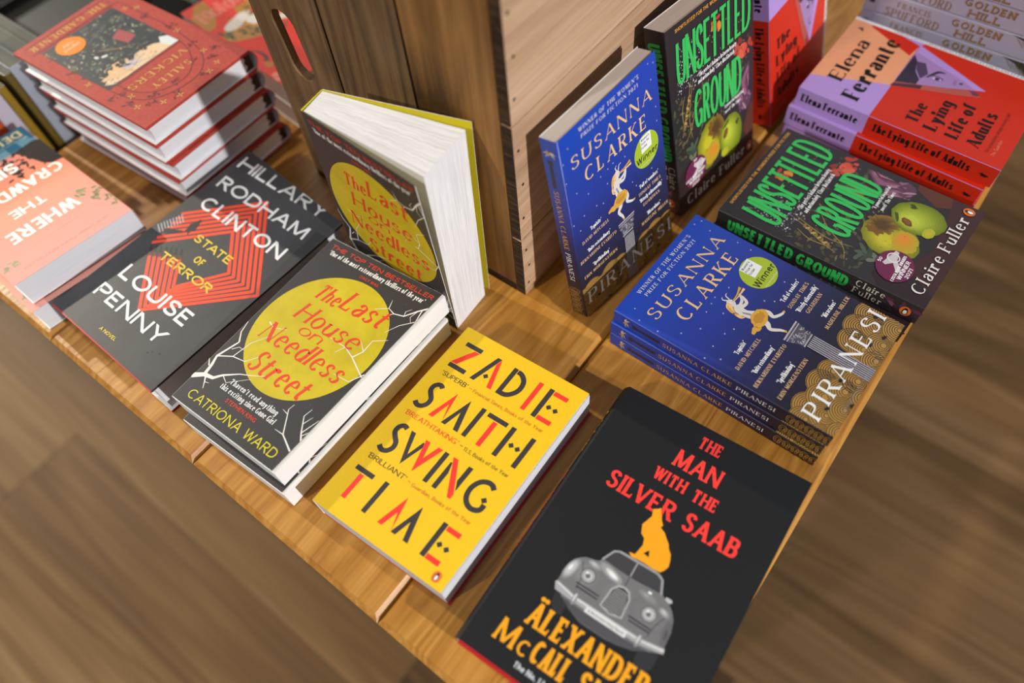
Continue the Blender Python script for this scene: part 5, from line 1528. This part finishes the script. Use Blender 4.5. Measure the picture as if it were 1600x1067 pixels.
# charcoal paperbacks with green lettering and apples
QU = [(-191.0, 457.5, 47.2), (-188.1, 588.6, 47.2), (5.0, 584.9, 47.2), (1.0, 455.7, 47.2)]
apl, asp = art_apples(), art_apples_spine()
ub, _ = flat_book('charcoal paperback with green lettering and two apples lying flat, upper of the pair', 'green-lettered apple paperbacks', QU, 23.3, 129, 198, CHAR, apl,
                  spine=CHARS, spine_art=asp, paper=PC, back_mat=CHARS)
dup(ub, 'charcoal apple paperback lying flat under its twin, lower of the pair', (-2.5, -6.0, -23.6), -.5)
book('charcoal apple paperback with green lettering standing upright behind the blue one', 'green-lettered apple paperbacks',
     [(-272.4, 464.9, 197.3), (-258.1, 585.4, 197.3), (-215.1, 586.9, 5.1), (-229.4, 466.5, 5.1)], [(-293.7, 467.5, 192.5), (-279.5, 587.9, 192.5), (-236.4, 589.4, .3), (-250.7, 469.0, .3)],
     129, 198, CHAR, apl, spine=CHARS, spine_art=asp, paper=PC, back_mat=CHARS)

# red, lilac and peach paperbacks
QL = [(-198.9, 626.1, 66.2), (-198.1, 759.0, 66.2), (-1.9, 752.3, 66.2), (-2.6, 619.4, 66.2)]
lil, lsp = art_lilac(), art_lilac_spine()
lb, _ = flat_book('red, peach and lilac paperback with an eye in a triangle, top of its flat stack', 'red and lilac paperbacks', QL, 21.8, 129, 198, SCA, lil,
                  spine=LIL, spine_art=lsp, paper=PC, back_mat=SCA)
dup(lb, 'red and lilac paperback second in its flat stack', (-3.0, -5.0, -22.1), -.5)
dup(lb, 'red and lilac paperback lying on the table under two like it', (-2.0, -3.0, -44.2), .2)
book('red and lilac paperback with an eye in a triangle standing upright beyond the apples', 'red and lilac paperbacks',
     [(-259.7, 615, 196.3), (-261.9, 751.0, 196.3), (-217.0, 759, 5.0), (-215.6, 628.0, 5.0)], [(-280.2, 615, 191.5), (-282.3, 750.6, 191.6), (-237.2, 759, .3), (-236.1, 627.7, .3)],
     129, 198, SCA, lil, spine=LIL, spine_art=lsp, paper=PC, back_mat=SCA)

# pale grey paperbacks behind, spines towards the camera
PALE = ink('#9a98ac', .5)
def art_pale_spine():
    A = Art(198, 23, False)
    G, K = ink('#7d5f34'), ink('#3a2a1c')
    A.rect(0, .4, 14, 22.6, ink('#8d8ba2'), 1); A.rect(4.6, 9, 10, 13.4, ink('#23232b'), 2)
    A.txt('FRANCIS', 33, 10.4, 34, 6.0, 'roman', G, 2); A.txt('SPUFFORD', 23, 21.2, 56, 8.6, 'roman', G, 2)
    A.txt('GOLDEN', 88.6, 10.6, 47.4, 7.4, 'slab', K, 2); A.txt('GOLDEN', 88, 10.2, 47.4, 7.4, 'slab', ink('#8a6a36'), 3)
    A.txt('HILL', 95.6, 20.6, 31.6, 7.6, 'slab', K, 2); A.txt('HILL', 95, 20.2, 31.6, 7.6, 'slab', ink('#8a6a36'), 3)
    A.poly([(144, .6), (158, 4), (170, 12), (182, 22.4), (197, 22.4), (197, .6)], ink('#3a382c'), 2); A.poly([(166, 2), (196, 2), (196, 16), (184, 14)], ink('#c9982a'), 3)
    for k in range(8):
        A.line([(150 + k * 5, 3 + k * 1.4), (158 + k * 5, 10 + k * 1.2)], .7, ink('#7d7a5e'), 4)
    return A
def art_pale():
    A = Art(129, 198)
    A.rect(8, 20, 121, 60, ink('#8d8ba2'), 1); A.txt('GOLDEN', 12, 42, 105, 18, 'slab', ink('#8a6a36'), 3); A.txt('HILL', 30, 70, 70, 18, 'slab', ink('#8a6a36'), 3)
    return A
QG = [(-198.5, 771.0, 23.1), (-198.5, 899.0, 23.1), (-1.0, 899.0, 23.1), (-1.0, 771.0, 23.1)]
gb, _ = flat_book('pale grey paperback at the foot of the stack behind the red and lilac books', 'pale grey paperbacks with ornate gold lettering', QG, 22.8, 129, 198, PALE, art_pale(),
                  spine=PALE, spine_art=art_pale_spine(), paper=PC, back_mat=PALE)
for i, (dx, dy, rz, lb_) in enumerate(((-1, .6, .2, 'pale grey paperback second from the foot of the stack behind the red books'), (.6, -.4, -.2, 'pale grey paperback third from the foot of the stack behind the red books'),
                                       (-.4, 0, .15, 'pale grey paperback fourth up, spine fully in view above the red and lilac book'), (2.5, .8, .1, 'pale grey paperback fifth up in the stack behind the red books'), (1.5, 0, -.15, 'pale grey paperback topmost in the stack at the picture edge'))):
    dup(gb, lb_, (dx, dy, 23.0 * (i + 1)), rz)

# red clothbound hardbacks
QR = [(-653.7, 320.5, 120.2), (-651.2, 189.3, 120.2), (-864.2, 181.6, 120.2), (-866.7, 312.8, 120.2)]
gar = art_garden()
MAR = CLOTH
def make_red():
    r, F = flat_book('red decorated hardback with an orange sticker, top of the red stack', 'red decorated hardbacks', QR, 23.7, 135, 212, CLOTH, gar,
                     hard=True, board=MAR, bulge=6, paper=PB, page_bow=1, cthick=3.0)
    return r, F
rb, RF = make_red()
# dark solid painted as the shade in the hollow between spine and pages
m = MB()
for a, b in (((1.5, 3.0), (7.5, 12.0)),):
    P = [(.2, 2.8), (10.5, 2.8), (6.4, 7.5), (9.0, 11.8), (6.4, 16.2), (10.5, 20.9), (.2, 20.9)]
    v0 = 2.2
    base = [RF(u, v0, -d) for u, d in P]; deep = [RF(u, v0 + 1.2, -d) for u, d in P]
    tr = tessellate_polygon([[Vector((u, d, 0)) for u, d in P]])
    m.mesh(base, [tuple(t) for t in tr], ink('#2a0c10')); m.mesh(deep, [tuple(t[::-1]) for t in tr], ink('#2a0c10'))
    for i in range(len(P)):
        j = (i + 1) % len(P)
        m.face([base[i], base[j], deep[j], deep[i]], ink('#2a0c10'))
m.build('spine_gap_shade', rb, weld='fix')
for i, (dx, dy, rz, lb_) in enumerate(((-2, .5, -.5, 'red decorated hardback second from the top of the red stack'), (1, 1.5, .4, 'red decorated hardback in the middle of the red stack'), (-3, 0, -.3, 'red decorated hardback fourth down in the red stack'), (1, 3, .5, 'red decorated hardback at the bottom of the red stack'))):
    dup(rb, lb_, (dx, dy, -24.0 * (i + 1)), rz)
m = MB()
add_art(m, art_sticker(), RF, .03, .1)
st = m.build('sticker', rb)
st['label'] = 'oval orange sticker reading signed copy'

# sunset paperbacks
QW = [(-649.7, 135.7, 60.2), (-666.0, 13.1, 60.2), (-870.0, 18.9, 60.2), (-853.7, 141.5, 60.2)]
sb, _ = flat_book('pink and teal sunset paperback with white capitals, upper of the pair at the left edge', 'sunset paperbacks', QW, 28.6, 126, 204, SUN, art_sunset(),
                  spine=ink('#d98a74'), paper=PB, back_mat=ink('#d98a74'))
dup(sb, 'pink sunset paperback lying under its twin at the left table edge', (7.5, -5.0, -30.2), -1.2)

# scarlet paperbacks behind the red hardbacks, seen again through the crate's hand hole
QV = [(-636.4, 477.4, 61.0), (-650.4, 342.4, 61.0), (-858.9, 364.8, 61.0), (-845.0, 500.0, 61.0)]
vb, _ = flat_book('scarlet paperback with ochre and white curling forms behind the crate, upper of two', 'scarlet paperbacks', QV, 30.0, 140, 209, VERM, art_scarlet(),
                  spine=VERM, paper=PC, back_mat=VERM)
dup(vb, 'scarlet paperback under its twin beside the crate', (0, 0, -30.4), .4)

# ------------------------------------------------------------------ the low shelf beyond the left edge of the table
DARK = wood('dark_shelf', [(0.0, '#060505'), (0.5, '#0b0908'), (1.0, '#120f0c')], along='Y', rough=0.85, bump=0.1, spec=0.1)
PD = pages('paper_shade_tint', '#6a6960', .35)  # page colour darkened to stand for the shade past the table
def shelf():
    t = thing('low_shelf', (-1250, 420, -740), 'dark low shelf unit past the left edge of the table, holding a row of books', 'shelf')
    m = MB(); m.box(-1620, -884, 90, 760, -140, -112, DARK); m.build('shelf_top', t)
    m = MB(); m.box(-1620, -884, 90, 760, -700, -680, DARK); m.build('shelf_bottom', t)
    for x0, x1 in ((-1620, -1600), (-904, -884)):
        m = MB(); m.box(x0, x1, 90, 760, -679.8, -140.2, DARK); m.build('side_panel', t)
    for y0, y1 in ((90, 110), (740, 760)):
        m = MB(); m.box(-1599.8, -904.2, y0, y1, -679.8, -140.2, DARK); m.build('end_panel', t)
    for x in (-1610, -934):
        for y in (95, 710):
            m = MB(); m.box(x, x + 40, y, y + 40, -739.5, -700.2, DARK); m.build('foot', t)
shelf()
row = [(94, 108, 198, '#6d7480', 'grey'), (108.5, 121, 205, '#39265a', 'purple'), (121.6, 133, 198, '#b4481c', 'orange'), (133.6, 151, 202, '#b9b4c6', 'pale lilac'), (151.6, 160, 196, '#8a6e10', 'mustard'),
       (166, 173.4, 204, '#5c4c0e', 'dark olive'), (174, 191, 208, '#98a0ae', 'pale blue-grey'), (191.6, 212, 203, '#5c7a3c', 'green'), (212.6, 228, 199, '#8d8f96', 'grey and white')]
for i, (y0, y1, h_, c_, nm) in enumerate(row):
    z0 = -111.6
    q = [(-888, y1, z0 + h_), (-1012, y1, z0 + h_), (-1012, y1, z0), (-888, y1, z0)]
    k = [(-888, y0, z0 + h_), (-1012, y0, z0 + h_), (-1012, y0, z0), (-888, y0, z0)]
    lab = {'grey': 'grey book standing nearest the left picture edge in the row past the table'}.get(nm, nm + ' book standing in the row past the left table edge')
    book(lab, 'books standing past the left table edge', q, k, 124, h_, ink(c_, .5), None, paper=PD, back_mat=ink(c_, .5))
def low(label, x0, x1, y0, y1, z0, t_, c_, paper):
    q = [(x0, y0, z0 + t_), (x1, y0, z0 + t_), (x1, y1, z0 + t_), (x0, y1, z0 + t_)]
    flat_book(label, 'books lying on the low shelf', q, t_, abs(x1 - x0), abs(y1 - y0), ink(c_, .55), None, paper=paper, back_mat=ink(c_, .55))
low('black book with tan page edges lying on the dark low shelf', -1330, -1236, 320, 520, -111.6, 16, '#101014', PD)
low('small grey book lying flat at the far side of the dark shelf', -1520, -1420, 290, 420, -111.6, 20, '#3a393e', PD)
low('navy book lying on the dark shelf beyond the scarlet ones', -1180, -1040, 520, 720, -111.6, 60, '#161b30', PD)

for o in bpy.data.objects:
    for k_ in ('_base', '_f'):
        if k_ in o: del o[k_]
